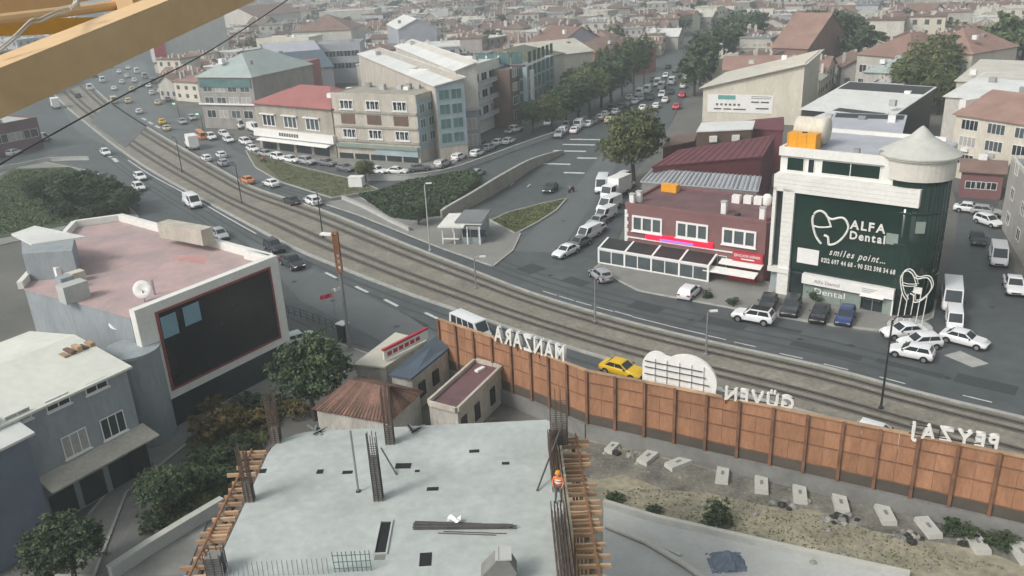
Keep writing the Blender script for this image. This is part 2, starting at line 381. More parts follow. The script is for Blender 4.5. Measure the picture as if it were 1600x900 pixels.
def block(name, label, A, B, h, d, roof='flat', wall='mid_wall', rm='grey_roof', rh=2.0, win=None, swin=None, cat='building', group=None, mull=1, fm='white_paint', gm='glass', over=.4, toward=(0, 0), parapet=.5, clutter=2, ex=True):
    fr = Frame(A, B, toward); L = fr.L
    root = thing(name, label, cat, fr.P(L/2, -d/2, 0), group)
    if ex: excl([fr.P(0, 0, 0), fr.P(L, 0, 0), fr.P(L, -d, 0), fr.P(0, -d, 0)])
    walls_mesh(roof, fr, d, h, rh).build('wall', wall, root)
    if roof == 'flat':
        MB().fb(fr, .25, L-.25, -d+.25, -.25, h+.003, h+.12).build('roof', rm, root)
        if parapet:
            mb = MB(); mb.fb(fr, 0, L, -.25, 0, h+.002, h+parapet); mb.fb(fr, 0, L, -d, -d+.25, h+.002, h+parapet); mb.fb(fr, 0, .25, -d+.25, -.25, h+.002, h+parapet); mb.fb(fr, L-.25, L, -d+.25, -.25, h+.002, h+parapet); mb.build('parapet', wall, root)
    else:
        r = roof_mesh(roof, fr, d, h+.02, rh, over).build('roof', rm, root)
    for i in range(clutter):
        s, o = random.uniform(1, L-1), -random.uniform(1, d-1); z = h+.12 if roof == 'flat' else h+rh*.6
        MB().fb(fr, s-.6, s+.6, o-.5, o+.5, z-.1, z+random.uniform(.6, 1.3)).build('roof_unit', random.choice(['steel', 'white_paint', 'concrete']), root)
    def wins(f, spec):
        cols, rows, wd, wh, z0, dz = spec
        for r in range(rows): win_row(root, f, z0+r*dz, wh, cols, wd, mull=mull, fm=fm, gm=gm)
    if win: wins(fr, win)
    if swin:
        for right, spec in swin.items(): wins(fr.side(right == 'r', d), spec)
    return root, fr
# ================================================================== SETTING
struct(MB().prism([(-1800, -150), (1800, -150), (1800, 2300), (-1800, 2300)], -.5, -.05).build('ground', 'town_ground'))
ROAD = [(1700, 830), (1450, 770), (917, 655), (780, 612), (690, 580), (600, 552), (500, 520), (420, 480), (330, 425), (215, 345), (150, 275), (80, 240), (-60, 290), (-60, 205), (40, 165), (95, 130), (125, 90), (150, 62), (235, 62),
        (262, 110), (268, 165), (330, 207), (405, 243), (530, 265), (600, 278), (690, 268), (740, 245), (870, 185), (965, 135), (1012, 95), (1050, 62), (1115, 62), (1085, 120), (1050, 190), (985, 280), (985, 330), (950, 405), (925, 420), (1000, 455), (1190, 492), (1300, 512), (1405, 525), (1452, 505), (1470, 470), (1492, 400), (1497, 330), (1490, 300), (1560, 300), (1558, 340), (1590, 440), (1680, 600)]
flat('road', ROAD, 0, 'asphalt', .04)
# tram strip between the carriageways
UPX = [(1740, 690), (1600, 655), (1431, 614), (1292, 576), (1112, 536), (970, 501), (831, 459), (730, 420), (640, 385), (505, 330), (400, 295), (350, 269), (270, 223), (225, 196), (185, 170), (160, 150), (140, 130)]
LPX = [(932, 557), (685, 476), (612, 450), (540, 422), (470, 393), (400, 357), (250, 275), (185, 232), (140, 197), (105, 168), (85, 148)]
Uc = spline([at(u, v) for u, v in UPX])
Lw = [at(u, v) for u, v in LPX]
dirR = (Uc[0]-at(970, 501)).normalized(); nR = Vector((dirR.y, -dirR.x, 0)); nR = nR if nR.y < 0 else -nR
Lw = [Uc[0]+nR*9.2, at(1292, 576)+nR*9.2] + Lw
Lc = spline(Lw)
NT = 90; Uc = resample(Uc, NT); Lc = resample(Lc, NT)
def tr(f): return [a.lerp(b, f) for a, b in zip(Uc, Lc)]
struct(ribbon(tr(0), tr(1), -.03, .12).build('tram_strip', 'tram_bed'))
for nm, f0, f1 in (('kerb', -.022, .022), ('kerb', .978, 1.022)): struct(ribbon(tr(f0), tr(f1), -.03, .2).build(nm, 'kerb'))
struct(ribbon(tr(.045), tr(.075), .1, .124).build('tram_grass_edge', 'tram_green'))
for f in (.12, .27, .60, .75):
    struct(ribbon(tr(f-.042), tr(f+.042), .1, .128).build('ballast_strip', 'ballast'))
    r = ribbon(tr(f-.006), tr(f+.006), .13, .21).build('rail', 'rail'); struct(r)
for k in range(0, NT-8, 9):   # crossing slabs between the rails
    for f0, f1 in ((.15, .225), (.64, .715)):
        pass
# painted lane marks
Ul = [a+(a-b).normalized()*1.35 for a, b in zip(Uc, Lc)]
def mark(u, v, ln, wd, d=None, name='lane_mark', z=.006, m='marking'):
    p = at(u, v)
    if d is None:
        i = min(range(1, NT-1), key=lambda k: (Uc[k]-p).length); d = (Uc[i+1]-Uc[i-1])
    d = Vector((d.x, d.y, 0)).normalized(); n = Vector((-d.y, d.x, 0))
    return struct(MB().hexa(p-d*ln/2-n*wd/2-UP*.01, d*ln, n*wd, UP*(.01+z)).build(name, m))
for u, v in ((859, 458), (885, 466), (912, 474), (945, 483), (974, 490), (1001, 498), (1029, 505), (1057, 512), (1086, 519), (1118, 527), (1164, 538), (1236, 556), (1306, 573), (1394, 594), (1527, 623), (505, 346), (560, 360), (600, 372), (660, 400), (700, 418)): mark(u, v, 2.3, .16)
for u, v in ((565, 452), (611, 473), (676, 494), (517, 430)): mark(u, v, 3.0, .42)
edge_px = [(200, 250), (235, 273), (300, 308), (350, 337), (400, 365)]
e1 = spline([at(u, v) for u, v in edge_px]); struct(ribbon([p+Vector((-.09, -.09, 0)) for p in e1], [p+Vector((.09, .09, 0)) for p in e1], -.01, .006).build('edge_line', 'marking'))
sd = at(960, 180)-at(850, 290); sn = Vector((-sd.y, sd.x, 0))
for u, v, ln in ((864, 256, 7), (890, 236, 7), (904, 226, 7), (915, 218, 7), (917, 247, 4), (897, 270, 4)): mark(u, v, ln, 1.0, sn, 'crossing_stripe')
for u, v in ((800, 288), (826, 290), (835, 330)): mark(u, v, 2.2, .18, sd)
# worn asphalt patch and tyre-polished lane on the side road
flat('asphalt_patch', [(872, 395), (800, 392), (860, 332), (905, 285), (960, 215), (985, 218), (940, 300)], .004, 'asphalt_worn', .01)
flat('asphalt_patch', [(1475, 555), (1500, 548), (1545, 568), (1520, 574)], .004, 'kerb', .01)
flat('asphalt_patch', [(380, 372), (440, 395), (640, 495), (690, 530), (620, 545), (470, 470)], .004, 'asphalt_worn', .01)
flat('asphalt_patch', [(190, 240), (120, 205), (95, 165), (150, 95), (225, 95), (255, 160), (330, 215), (470, 290), (400, 290), (270, 218), (180, 165), (110, 150), (150, 205)], .004, 'asphalt_worn', .01)
for u, v, ln in ((225, 186, 5), (235, 192, 5), (246, 198, 5), (180, 250, 5), (170, 243, 5), (160, 237, 5)): mark(u, v, ln, .8, None, 'crossing_stripe')
def off(poly, ref, d): return [a+(a-b).normalized()*d for a, b in zip(poly, ref)]
for i, (pl, rf, d, wd) in enumerate(((Uc, Lc, 2.6, .55), (Uc, Lc, 4.3, .55), (Uc, Lc, 6.0, .5), (Lc, Uc, 1.6, .55), (Lc, Uc, 3.2, .55), (Lc, Uc, 5.6, .5), (Lc, Uc, 7.2, .5))):
    struct(ribbon(off(pl, rf, d)[4:60], off(pl, rf, d+wd)[4:60], -.01, .0028).build('tyre_track', 'asphalt_track'))
_rd = bpy.data.objects['road']
for i, (u, v) in enumerate(((1080, 500), (1250, 530), (930, 455), (1330, 540), (1480, 590), (860, 430), (820, 330), (700, 470), (620, 510), (350, 375), (460, 440), (1550, 480), (880, 345), (520, 470))):
    p = at(u, v); MB().lathe((p.x, p.y, -.02), [(.34, 0), (.34, .026), (.05, .027)], 14).build('manhole_cover', 'dark_metal', _rd)
for i, (u, v, ln, wd) in enumerate(((1130, 505, 5, 1.6), (1290, 548, 7, 1.2), (1010, 480, 4, 2.2), (1420, 575, 6, 1.0), (900, 440, 3.5, 2), (640, 500, 6, 1.4), (480, 430, 7, 1.3), (1540, 600, 5, 2), (380, 395, 6, 1.6), (830, 420, 3, 3), (560, 500, 3, 2), (1230, 515, 3, .8))):
    mark(u, v, ln, wd, None, 'asphalt_patch', .0036, 'asphalt_dark')
flat('tram_crossing', [(140, 190), (172, 160), (232, 196), (196, 232)], .2, 'asphalt_worn', .1)
# paved islands, pavements and grass
def island(name, pix, m, z=.12, kerb=True, zs=None):
    pts = [at(u, v) for u, v in pix]
    o = struct(MB().prism(pts, -.04, z).build(name, m))
    if kerb:
        n = len(pts); mb = MB(); c = sum(pts, Vector())/n
        for i in range(n):
            a, b = pts[i], pts[(i+1) % n]; d = (b-a).normalized(); q = Vector((d.y, -d.x, 0)); q = q if q.dot(a-c) > 0 else -q
            mb.hexa(a-UP*.04+q*.002, b-a, q*.22, UP*(z+.08))
        struct(mb.build('kerb', 'kerb'))
    return o
island('pavement_island', [(505, 318), (560, 336), (625, 362), (690, 388), (770, 416), (800, 392), (812, 366), (770, 345), (700, 330), (640, 345), (565, 310)], 'paving')
island('grass_island', [(768, 346), (795, 333), (850, 319), (884, 312), (868, 330), (840, 348), (806, 366)], 'grass_dry', .2)
island('pavement', [(930, 420), (960, 400), (990, 380), (1205, 445), (1200, 492), (1000, 455)], 'paving')
island('pavement', [(1200, 492), (1205, 440), (1420, 480), (1460, 470), (1455, 497), (1405, 520), (1300, 508)], 'paving')
island('pavement', [(405, 243), (400, 225), (530, 235), (660, 245), (730, 215), (745, 240), (690, 262), (600, 272), (530, 260)], 'paving')
island('verge', [(385, 236), (470, 262), (560, 283), (590, 297), (560, 303), (520, 310), (440, 285), (400, 262)], 'grass_dry', .14)
island('plaza', [(-70, 300), (60, 252), (150, 270), (215, 340), (160, 345), (-70, 400)], 'paving')
island('grass_lawn', [(-60, 310), (20, 265), (110, 262), (190, 300), (205, 335), (120, 350), (-60, 385)], 'grass', .2, False)
island('pavement', [(430, 520), (500, 528), (590, 560), (560, 575), (440, 620), (300, 690), (200, 770), (150, 900), (60, 900), (240, 690)], 'paving', .1)
# grass bank with its retaining wall along the sunken side road
bank = [(560, 305), (590, 300), (640, 284), (740, 278), (752, 294), (730, 312), (690, 338), (640, 345), (610, 340)]
bz = [.15, .15, .3, 1.6, 1.9, 1.7, .9, .15, .15]
bp = [at(u, v) for u, v in bank]
o = MB().prism(bp, -.04, bz).build('grass_bank', 'grass'); struct(o)
rw_px = [(690, 341), (740, 321), (790, 292), (835, 262), (880, 240)]
rw = spline([at(u, v) for u, v in rw_px], 5)
def wall_strip(name, label, pts, zs, t, m, cap='kerb', cat='wall'):
    root = thing(name, label, cat, pts[len(pts)//2])
    mb = MB(); mc = MB(); n = len(pts)
    zz = zs if hasattr(zs, '__len__') else [zs]*n
    a, b = [], []
    for i, p in enumerate(pts):
        d = (pts[min(i+1, n-1)]-pts[max(i-1, 0)]).normalized(); q = Vector((-d.y, d.x, 0))*t/2; a.append(p+q); b.append(p-q)
    for i in range(n-1):
        mb.prism([a[i], a[i+1], b[i+1], b[i]], -.04, [zz[i], zz[i+1], zz[i+1], zz[i]])
    mb.build('wall', m, root)
    for i in range(n-1):
        c0, c1 = (a[i]+b[i])/2, (a[i+1]+b[i+1])/2
        q = (a[i]-b[i])*.65
        mc.add([Vector((*(c0+q).xy, zz[i]+.002)), Vector((*(c1+q).xy, zz[i+1]+.002)), Vector((*(c1-q).xy, zz[i+1]+.002)), Vector((*(c0-q).xy, zz[i]+.002)), Vector((*(c0+q).xy, zz[i]+.16)), Vector((*(c1+q).xy, zz[i+1]+.16)), Vector((*(c1-q).xy, zz[i+1]+.16)), Vector((*(c0-q).xy, zz[i]+.16))], [(0, 1, 2, 3), (7, 6, 5, 4), (0, 4, 5, 1), (2, 6, 7, 3), (1, 5, 6, 2), (3, 7, 4, 0)])
    mc.build('coping', cap, root)
    return root
wall_strip('retaining_wall', 'brownish curved retaining wall between the grass bank and the sunken side road', rw, [.3+2.2*math.sin(math.pi*min(1, max(0, i/(len(rw)-1)*.85+.12))) for i in range(len(rw))], .4, 'beige', 'kerb')
lw = spline([at(u, v) for u, v in ((575, 282), (640, 281), (700, 272), (760, 252), (810, 233), (865, 214), (905, 200))], 5)
wall_strip('retaining_wall', 'long pale concrete ramp wall curving below the parked cars and beige apartment block', lw, .95, .35, 'concrete', 'kerb')
lw = spline([at(u, v) for u, v in ((535, 312), (570, 327), (610, 348), (640, 362))], 4)
wall_strip('low_wall', 'low straight concrete wall edging the upper carriageway beside the grass bank', lw, .6, .3, 'concrete', 'kerb')
lw = spline([at(u, v) for u, v in ((-50, 275), (20, 263), (80, 252), (140, 250))], 4)
wall_strip('low_wall', 'low pale wall sweeping past the dark shrubs on the plaza', lw, .7, .3, 'concrete', 'kerb')
# building site ground
flat('site_ground', None, .01, 'dirt', .03, world=[Vector(p) for p in ((-3, 64, 0), (5.5, 61, 0), (19, 53.8, 0), (45, 38, 0), (45, 20, 0), (2, 20, 0), (2, 44, 0), (-8, 56, 0))])
flat('site_gravel', None, .02, 'rubble_ground', .03, world=[Vector(p) for p in ((-3.5, 66, 0), (5.2, 60.8, 0), (19, 53.5, 0), (40, 41.5, 0), (39, 39.5, 0), (33, 42.2, 0), (30.5, 44.8, 0), (27, 46.2, 0), (24, 47.4, 0), (21, 50, 0), (18, 50.6, 0), (14, 52.6, 0), (11, 53.2, 0), (8, 55.6, 0), (6, 55, 0), (-2, 58, 0))])
apron = [(943, 792), (1020, 815), (1120, 838), (1250, 868), (1420, 905), (1420, 960), (940, 960)]
flat('site_apron', apron, .06, 'concrete_fresh' if False else 'concrete', .1)
wall_strip('low_wall', 'low concrete kerb wall between the sandy strip and the grey site apron', [at(u, v) for u, v in apron[:5]], .45, .25, 'concrete', 'concrete_pale')
wall_strip('low_wall', 'thin dark edged concrete strip crossing the grey site apron', [at(u, v) for u, v in ((947, 826), (1010, 852), (1070, 888), (1100, 910))], .25, .3, 'concrete_dark', 'concrete_pale')
flat('service_lane', [(60, 900), (150, 820), (220, 760), (300, 712), (390, 665), (420, 690), (330, 800), (290, 900)], .02, 'concrete_dark', .03)
wall_strip('low_wall', 'long pale concrete parapet running beside the formwork of the slab', [at(u, v) for u, v in ((175, 905), (235, 865), (300, 825), (350, 795))], .9, .45, 'concrete', 'concrete_pale')
# ================================================================== DENTAL CLINIC
A = Vector((30.17, 91.41, 0)); B = Vector((41.31, 82.45, 0)); fr = Frame(A, B); L = fr.L; D = 13.0
cl = thing('clinic_building', 'white clad clinic with dark green glass front, tooth logo and round corner tower', 'building', fr.P(L/2, -D/2, 0)); excl([fr.P(-1, 0, 0), fr.P(L+6, 0, 0), fr.P(L+6, -D, 0), fr.P(0, -D, 0)])
mb = MB(); mb.fb(fr, 0, L+1.2, -D, -1.0, 0, 16.6); mb.build('wall', 'white_wall', cl)
mb = MB()                                                     # protruding white frame: band, pilasters, cladding courses
for z in np.arange(12.35, 14.2, .47): mb.fb(fr, -.1, 15.1, -1.0, .35, z, z+.45)
for z in np.arange(.05, 12.3, .55): mb.fb(fr, 1.05, 2.35, -1.0, .35, z, z+.53)
for z in np.arange(3.4, 12.3, .55): mb.fb(fr, -.1, .28, -1.0, .35, z, z+.53)
mb.build('cladding', 'white_wall', cl)
pz = MB(); pz.fb(fr, .28, 1.05, -.995, -.1, 3.5, 12.34); pz.build('strip_window', 'glass', cl)
mb = MB(); mb.fb(fr, -.1, 2.4, -1.0, .5, 2.75, 3.35); mb.build('ledge', 'white_wall', cl)
# green glazed sign panel made of panes
gp = MB().fb(fr, 2.36, 14.5, -1.0, -.12, 3.2, 12.33).build('sign_wall', 'black', cl)
for i in range(6):
    for j in range(4):
        s0 = 2.38+i*2.02; z0 = 3.22+j*2.275
        MB().fb(fr, s0, s0+2.0, -.118, -.06, z0, z0+2.26).build('pane', 'glass_green', gp)
lt = MB()
def logo_pts(s0, z0, wd, ht):
    raw = [(.30, 0), (.14, .2), (.04, .48), (0, .72), (.06, .92), (.2, 1), (.33, .95), (.42, .84), (.55, .8), (.7, .86), (.84, .88), (.95, .78), (1, .6), (.93, .38), (.8, .18), (.65, .05), (.52, .02), (.5, .12), (.47, .24), (.36, .28)]
    return [(s0+x*wd, z0+y*ht) for x, y in raw]
def logo(parent, f, s0, z0, wd, ht, off, r, m, name):
    pts = spline([f.P(s, off, z) for s, z in logo_pts(s0, z0, wd, ht)], 4)
    MB().tube(pts, r, 5).build(name, m, parent)
    bar = spline([f.P(s0+x*wd, off+.01, z0+y*ht) for x, y in ((.05, .52), (.2, .5), (.4, .53), (.55, .58))], 4)
    MB().tube(bar, r*.8, 5).build(name, m, parent)
    arc = spline([f.P(s0+x*wd, off+.01, z0+y*ht) for x, y in ((.25, .98), (.38, .9), (.47, .72), (.52, .6))], 4)
    MB().tube(arc, r*.8, 5).build(name, m, parent)
sg = MB().fb(fr, 4.3, 8.5, -.058, -.05, 6.9, 10.5); 
logo(cl, fr, 4.45, 6.85, 3.9, 3.75, .0, .13, 'letter_white', 'tooth_logo')
put_text('ALFA', cl, fr, 8.5, 12.35, 9.1, -.02, 1.35, 'letter_white', .04, 0, .035)
put_text('Dental', cl, fr, 8.6, 12.4, 7.95, -.02, 1.25, 'letter_white', .04, 0, .03)
put_text('smiles point...', cl, fr, 6.6, 12.6, 5.75, -.02, 1.05, 'letter_white', .03, .35, .012)
put_text('0212 697 44 68 - 90 532 598 34 68', cl, fr, 5.8, 13.7, 4.75, -.02, .72, 'letter_white', .03, 0, .02)
MB().fb(fr, 3.1, 5.5, -.05, .06, 4.25, 6.0).build('blank_white_panel', 'sign_white', cl)
MB().fb(fr, 12.3, 13.5, -.058, -.02, 8.0, 9.2).build('pane', 'shop_glass', cl)
# top storey
for s0, s1, z0, z1 in ((.75, 2.7, 14.45, 16.0), (4.6, 10.75, 14.5, 16.0)):
    window(cl, Frame(fr.P(0, -1.0, 0), fr.P(L, -1.0, 0)), s0, z0, s1-s0, z1-z0, mull=0 if s0 < 2 else 1, gm='glass_green', dep=.1)
window(cl, Frame(fr.P(0, -1.0, 0), fr.P(L, -1.0, 0)), 3.1, 14.4, .75, 1.6, mull=0, dep=.08)
mb = MB(); mb.fb(fr, -.1, 12.0, -1.0, -.6, 16.15, 17.1); mb.fb(fr, -.1, .25, -D, -1.0, 16.602, 17.1); mb.fb(fr, .25, L, -D, -D+.3, 16.602, 17.1); mb.fb(fr, 11.2, 12.3, -.995, -.45, 14.25, 16.14); mb.build('parapet', 'white_wall', cl)
MB().fb(fr, .26, L+1.1, -D+.31, -1.01, 16.603, 16.66).build('roof', 'lav_wall', cl)
# round corner tower
tc_ = fr.P(L-.55, -3.4, 0)
rt = 3.6
tw = MB().lathe(tc_, [(rt-.25, 0), (rt-.25, 14.9)], 40).build('tower_glass', 'glass_green', cl, True)
for k in range(40):
    a = 2*math.pi*k/40
    if math.cos(a)*fr.n.x+math.sin(a)*fr.n.y > -.5: MB().box(tc_+Vector((math.cos(a)*(rt-.24), math.sin(a)*(rt-.24), 7.5)), (.06, .05, 14.7), a).build('mullion', 'glass_green', tw)
MB().lathe(tc_, [(rt, 14.905), (rt, 16.9), (rt+.25, 16.95), (rt+.25, 17.15)], 40).build('tower_drum', 'drum', cl, False)
MB().lathe(tc_, [(rt+.4, 17.155), (rt+.4, 17.3), (1.2, 18.9), (.55, 19.6), (.1, 20.0)], 40).build('cone_roof', 'concrete_pale', cl)
for z in (4.5, 8.0, 11.4): MB().lathe(tc_, [(rt-.24, z), (rt-.15, z+.02), (rt-.15, z+.18), (rt-.24, z+.2)], 40).build('ring', 'glass_green', tw)
MB().box(tc_+fr.n*3.2+fr.e*1.7+UP*10.2, (.9, .2, 1.2), math.atan2(fr.e.y, fr.e.x)+.5).build('open_pane', 'shop_glass', tw)
# ground floor shop front
mb = MB(); mb.fb(fr, 4.0, 13.9, -1.0, .55, 2.05, 3.15); cp = mb.build('canopy_sign', 'sign_white', cl)
put_text('Alfa Dental', cl, fr, 5.4, 8.3, 2.35, .56, .6, 'steel', .012)
for k in range(3): MB().fb(fr, 10.6, 12.2-k*.3, .555, .57, 2.75-k*.2, 2.82-k*.2).build('sign_line', 'steel', cp)
for i in range(3):
    MB().fb(fr, 4.1+i*2.15, 6.2+i*2.15, -.99, .1, .1, 2.04).build('shop_window', 'shop_glass', cl)
put_text('Dental', cl, fr, 5.4, 8.9, .9, .11, 1.0, 'sign_white', .012)
dr = MB().fb(fr, 10.75, 12.7, -.99, -.05, .1, 2.04).build('door', 'glass', cl)
MB().fb(fr, 11.68, 11.78, -.048, .05, .1, 2.0).build('door_frame', 'steel', dr); MB().fb(fr, 10.9, 12.5, -.045, .04, 1.35, 1.42).build('handle', 'steel', dr)
MB().fb(fr, 10.5, 12.95, -.99, .9, 1.96, 2.03).build('awning', 'sign_white', cl)
MB().fb(fr, 12.8, 13.8, -.99, .12, .1, 2.04).build('shop_window', 'shop_glass', cl)
MB().fb(fr, 13.75, 13.9, .13, .28, .1, 2.04).build('post', 'white_paint', cl)
MB().fb(fr, .1, 1.0, -.99, -.2, .1, 2.7).build('side_door', 'grey_wall', cl); MB().fb(fr, 2.4, 3.9, -.99, -.2, .1, 3.1).build('side_door', 'glass', cl)
for s, o in ((8.0, -1.4), (10.6, -1.5), (11.2, -1.5)): MB().fb(fr, s-.3, s+.3, o-.3, o+.3, 16.67, 17.5).build('roof_unit', 'steel', cl)
# roof tanks
t1 = thing('water_tank', 'bright yellow box shaped tank on the clinic roof edge', 'tank', fr.P(1.9, -1.9, 16.67))
bx = MB().fb(fr, .5, 3.7, -2.7, -1.15, 16.9, 18.6).build('tank_body', 'tank_yellow', t1)
for i in range(4): MB().fb(fr, .55+i*1.02, .62+i*1.02, -1.15, -1.1, 16.9, 18.6).build('rib', 'tank_yellow', t1)
MB().fb(fr, .6, 3.6, -2.6, -1.3, 16.67, 16.89).build('stand', 'dark_metal', t1); MB().fb(fr, 1.9, 2.4, -2.1, -1.7, 18.602, 18.68).build('lid', 'dark_metal', t1)
t1 = thing('water_tank', 'big cream rounded tank behind the yellow box on the clinic roof', 'tank', fr.P(1.9, -5, 16.67))
pth = [fr.P(.3, -4.8, 18.4), fr.P(.8, -4.8, 18.4), fr.P(3.2, -4.8, 18.4), fr.P(3.7, -4.8, 18.4)]
MB().tube(pth, 1.45, 16).build('tank_body', 'cream', t1, True)
for s in (.9, 3.0): MB().fb(fr, s-.15, s+.15, -6, -3.6, 16.67, 17.4).build('cradle', 'concrete', t1)
# wire tooth sculpture on poles
tp = at(1421, 514); f2 = Frame(tp-fr.e*1.7, tp+fr.e*1.7)
sc_ = thing('tooth_sculpture', 'white wire tooth sculpture raised on thin poles outside the clinic door', 'sculpture', tp)
logo(sc_, f2, .2, 3.0, 3.0, 3.3, 0, .06, 'letter_white', 'wire_outline'); logo(sc_, f2, .2, 3.0, 3.0, 3.3, -.7, .06, 'letter_white', 'wire_outline')
for s in (.3, .9, 1.5, 2.1, 2.7): MB().tube([f2.P(s, -.35, 0), f2.P(s+.15, -.35, 3.6+.1*s)], .05, 6).build('pole', 'letter_white', sc_)
MB().fb(f2, 1.5, 2.3, -.4, -.3, 3.9, 4.6).build('plate', 'letter_white', sc_)
MB().lathe(tp, [(2.2, 0.12), (2.2, .34), (2.0, .4)], 24).build('plinth', 'concrete', sc_)
# ================================================================== MAROON RESTAURANT
A = Vector((11.52, 103.68, 0)); B = Vector((23.97, 94.98, 0)); fc = Frame(A, B)
fr = Frame(fc.P(2.6, -2.6, 0), fc.P(21.0, -2.6, 0)); L = fr.L; D = 10.5
rs = thing('restaurant', 'maroon two storey restaurant with white framed windows and glazed terrace', 'building', fr.P(L/2, -D/2, 0)); excl([fr.P(-1, 3, 0), fr.P(L, 3, 0), fr.P(L, -D, 0), fr.P(0, -D, 0)])
MB().fb(fr, 0, L, -D, 0, 0, 7.5).build('wall', 'pinkwall', rs)
MB().fb(fr, .26, L-.26, -D+.26, -.26, 7.502, 7.6).build('roof', 'maroon_roof', rs)
mb = MB(); mb.fb(fr, -.05, L, -.25, .05, 7.502, 7.95); mb.fb(fr, -.05, .25, -D, -.25, 7.502, 7.95); mb.fb(fr, .25, L, -D, -D+.25, 7.502, 7.95); mb.build('parapet', 'pinkwall', rs)
for i in range(14): MB().fb(fr, -.06, .45-.15*(i % 2), .003, .09, .1+i*.5, .56+i*.5).build('quoin', 'sign_white', rs)
for s0 in (1.0, 7.1, 13.1): window(rs, fr, s0, 4.35, 4.2, 2.1, mull=2, gm='glass_mid', dep=.14, t=.24, fm='sign_white', sill=True)
MB().fb(fr, .5, 16, .004, .14, 3.35, 3.5).build('string_course', 'sign_white', rs)
ns = MB().fb(fr, 3.0, 12.0, .02, .22, 3.55, 4.3).build('neon_sign', 'neon_red', rs); MB().fb(fr, 5.0, 9.5, .222, .24, 3.6, 3.85).build('neon_band', 'neon_blue', ns)
# glazed terrace
tr_ = fc; GH = 2.75
for i in range(5):
    s = .1+i*3.75
    p = MB(); p.fb(tr_, s-.12, s+.12, -.12, .12, .1, 2.05); p.build('terrace_post', 'white_paint', rs)
    MB().hexa(tr_.P(s-.12, .12, 2.06), tr_.e*.24, tr_.P(s-.12, -2.58, GH)-tr_.P(s-.12, .12, 2.06), UP*.18).build('terrace_rafter', 'white_paint', rs)
    if i < 4:
        MB().hexa(tr_.P(s+.13, .05, 2.08), tr_.e*3.49, tr_.P(s+.13, -2.57, GH)-tr_.P(s+.13, .05, 2.06), UP*.06).build('terrace_roof_pane', 'dark_metal', rs)
        f = MB(); f.fb(tr_, s+.13, s+3.62, -.05, .05, .1, .3); f.fb(tr_, s+.13, s+3.62, -.05, .05, 1.9, 2.05); f.fb(tr_, s+1.75, s+1.87, -.05, .05, .3, 1.9); o = f.build('terrace_window', 'white_paint', rs)
        for q in (0, 1): MB().fb(tr_, s+.14+q*1.74, s+1.74+q*1.87, -.03, .02, .31, 1.89).build('pane', 'glass_mid', o)
MB().fb(tr_, 0, 15.2, -.14, .14, 2.052, 2.26).build('terrace_beam', 'white_paint', rs)
MB().hexa(tr_.P(0, -2.5, .1), tr_.n*2.4, tr_.e*.06, UP*1.9).build('terrace_side', 'glass_mid', rs)
# red shop at the right end
MB().fb(fr, 14.6, 18.3, .01, .3, 2.55, 3.75).build('shop_sign', 'red_sign', rs)
put_text('ŞEHZADE DÖNER', rs, fr, 14.8, 18.1, 3.15, .31, .42, 'letter_white', .012, 0, .01); MB().fb(fr, 15.7, 17.3, .301, .32, 2.8, 2.95).build('sign_line', 'letter_white', rs)
MB().hexa(fr.P(13.2, .01, 2.4), fr.e*5.2, fr.n*1.2-UP*.25, UP*.12).build('awning', 'sign_white', rs)
MB().hexa(fr.P(11.8, 1.25, 1.7), fr.e*6.4, fr.n*1.4-UP*.25, UP*.12).build('awning', 'sign_white', rs)
MB().fb(fr, 14.2, 17.6, .01, .5, .1, 1.5).build('counter', 'red_sign', rs); window(rs, fr, 12.6, 1.2, 1.2, 1.6, mull=0, gm='glass_mid')
for s, o, h in ((.5, -1, 1.3), (.9, -2.2, 1.4), (12.5, -1.8, 1.5), (17.6, -.8, 1.6)):
    c = MB().fb(fr, s-.3, s+.3, o-.3, o+.3, 7.61, 7.6+h).build('chimney', 'sign_white', rs); MB().fb(fr, s-.38, s+.38, o-.38, o+.38, 7.602+h, 7.7+h).build('chimney_cap', 'concrete', c)
for s, o in ((12.2, -7), (13.6, -7.3), (14.9, -7.4)): MB().fb(fr, s-.5, s+.5, o-.4, o+.4, 7.61, 8.6).build('roof_unit', 'sign_white', rs)
for s in (16.0, 17.2): MB().lathe(fr.P(s, -7.4, 7.61), [(.5, 0), (.55, .2), (.55, 1.1), (.35, 1.4), (.1, 1.45)], 14).build('water_tank', 'sign_white', rs, True)
MB().fb(fr, 14, 14.5, -2, -1.4, 7.61, 7.9).build('vent', 'dark_metal', rs)
MB().fb(fr, 1.3, 3.5, -9.2, -8.0, 7.61, 8.6).build('yellow_box', 'tank_yellow', rs)
# sheds behind the restaurant
def quad(name, label, pix, z, wall, rm, cat='building', th=.2, zs=None, over=.25):
    pts = [at(u, v, z) for u, v in pix]; c = sum(pts, Vector())/len(pts)
    root = thing(name, label, cat, (c.x, c.y, 0)); zs = zs or [z]*len(pts)
    pts = [at(u, v, zz) for (u, v), zz in zip(pix, zs)]
    inn = [c+(p-c)*(1-over/max((p-c).length, 1)) for p in pts]
    MB().prism(inn, -.04, [z_-.002 for z_ in zs]).build('wall', wall, root)
    MB().prism(pts, [z_ for z_ in zs], [z_+th for z_ in zs]).build('roof', rm, root); excl(pts)
    return root, pts
def ribs(root, pts, n, m, h=.07, w=.12, dz=.2):
    """standing seams running from edge 0-1 to edge 3-2 of a quad roof"""
    for i in range(n):
        t = (i+.5)/n; a = pts[0].lerp(pts[1], t); b = pts[3].lerp(pts[2], t); x = (pts[1]-pts[0]).normalized()*w
        MB().hexa(a-x/2+UP*(dz+.002), x, b-a, UP*h).build('seam', m, root)
r, p = quad('shed', 'long maroon sheet metal roof sloping behind the restaurant', [(1018, 262), (1192, 246), (1212, 212), (1060, 236)], 8.5, 'maroon', 'maroon'); ribs(r, p, 14, 'maroon')
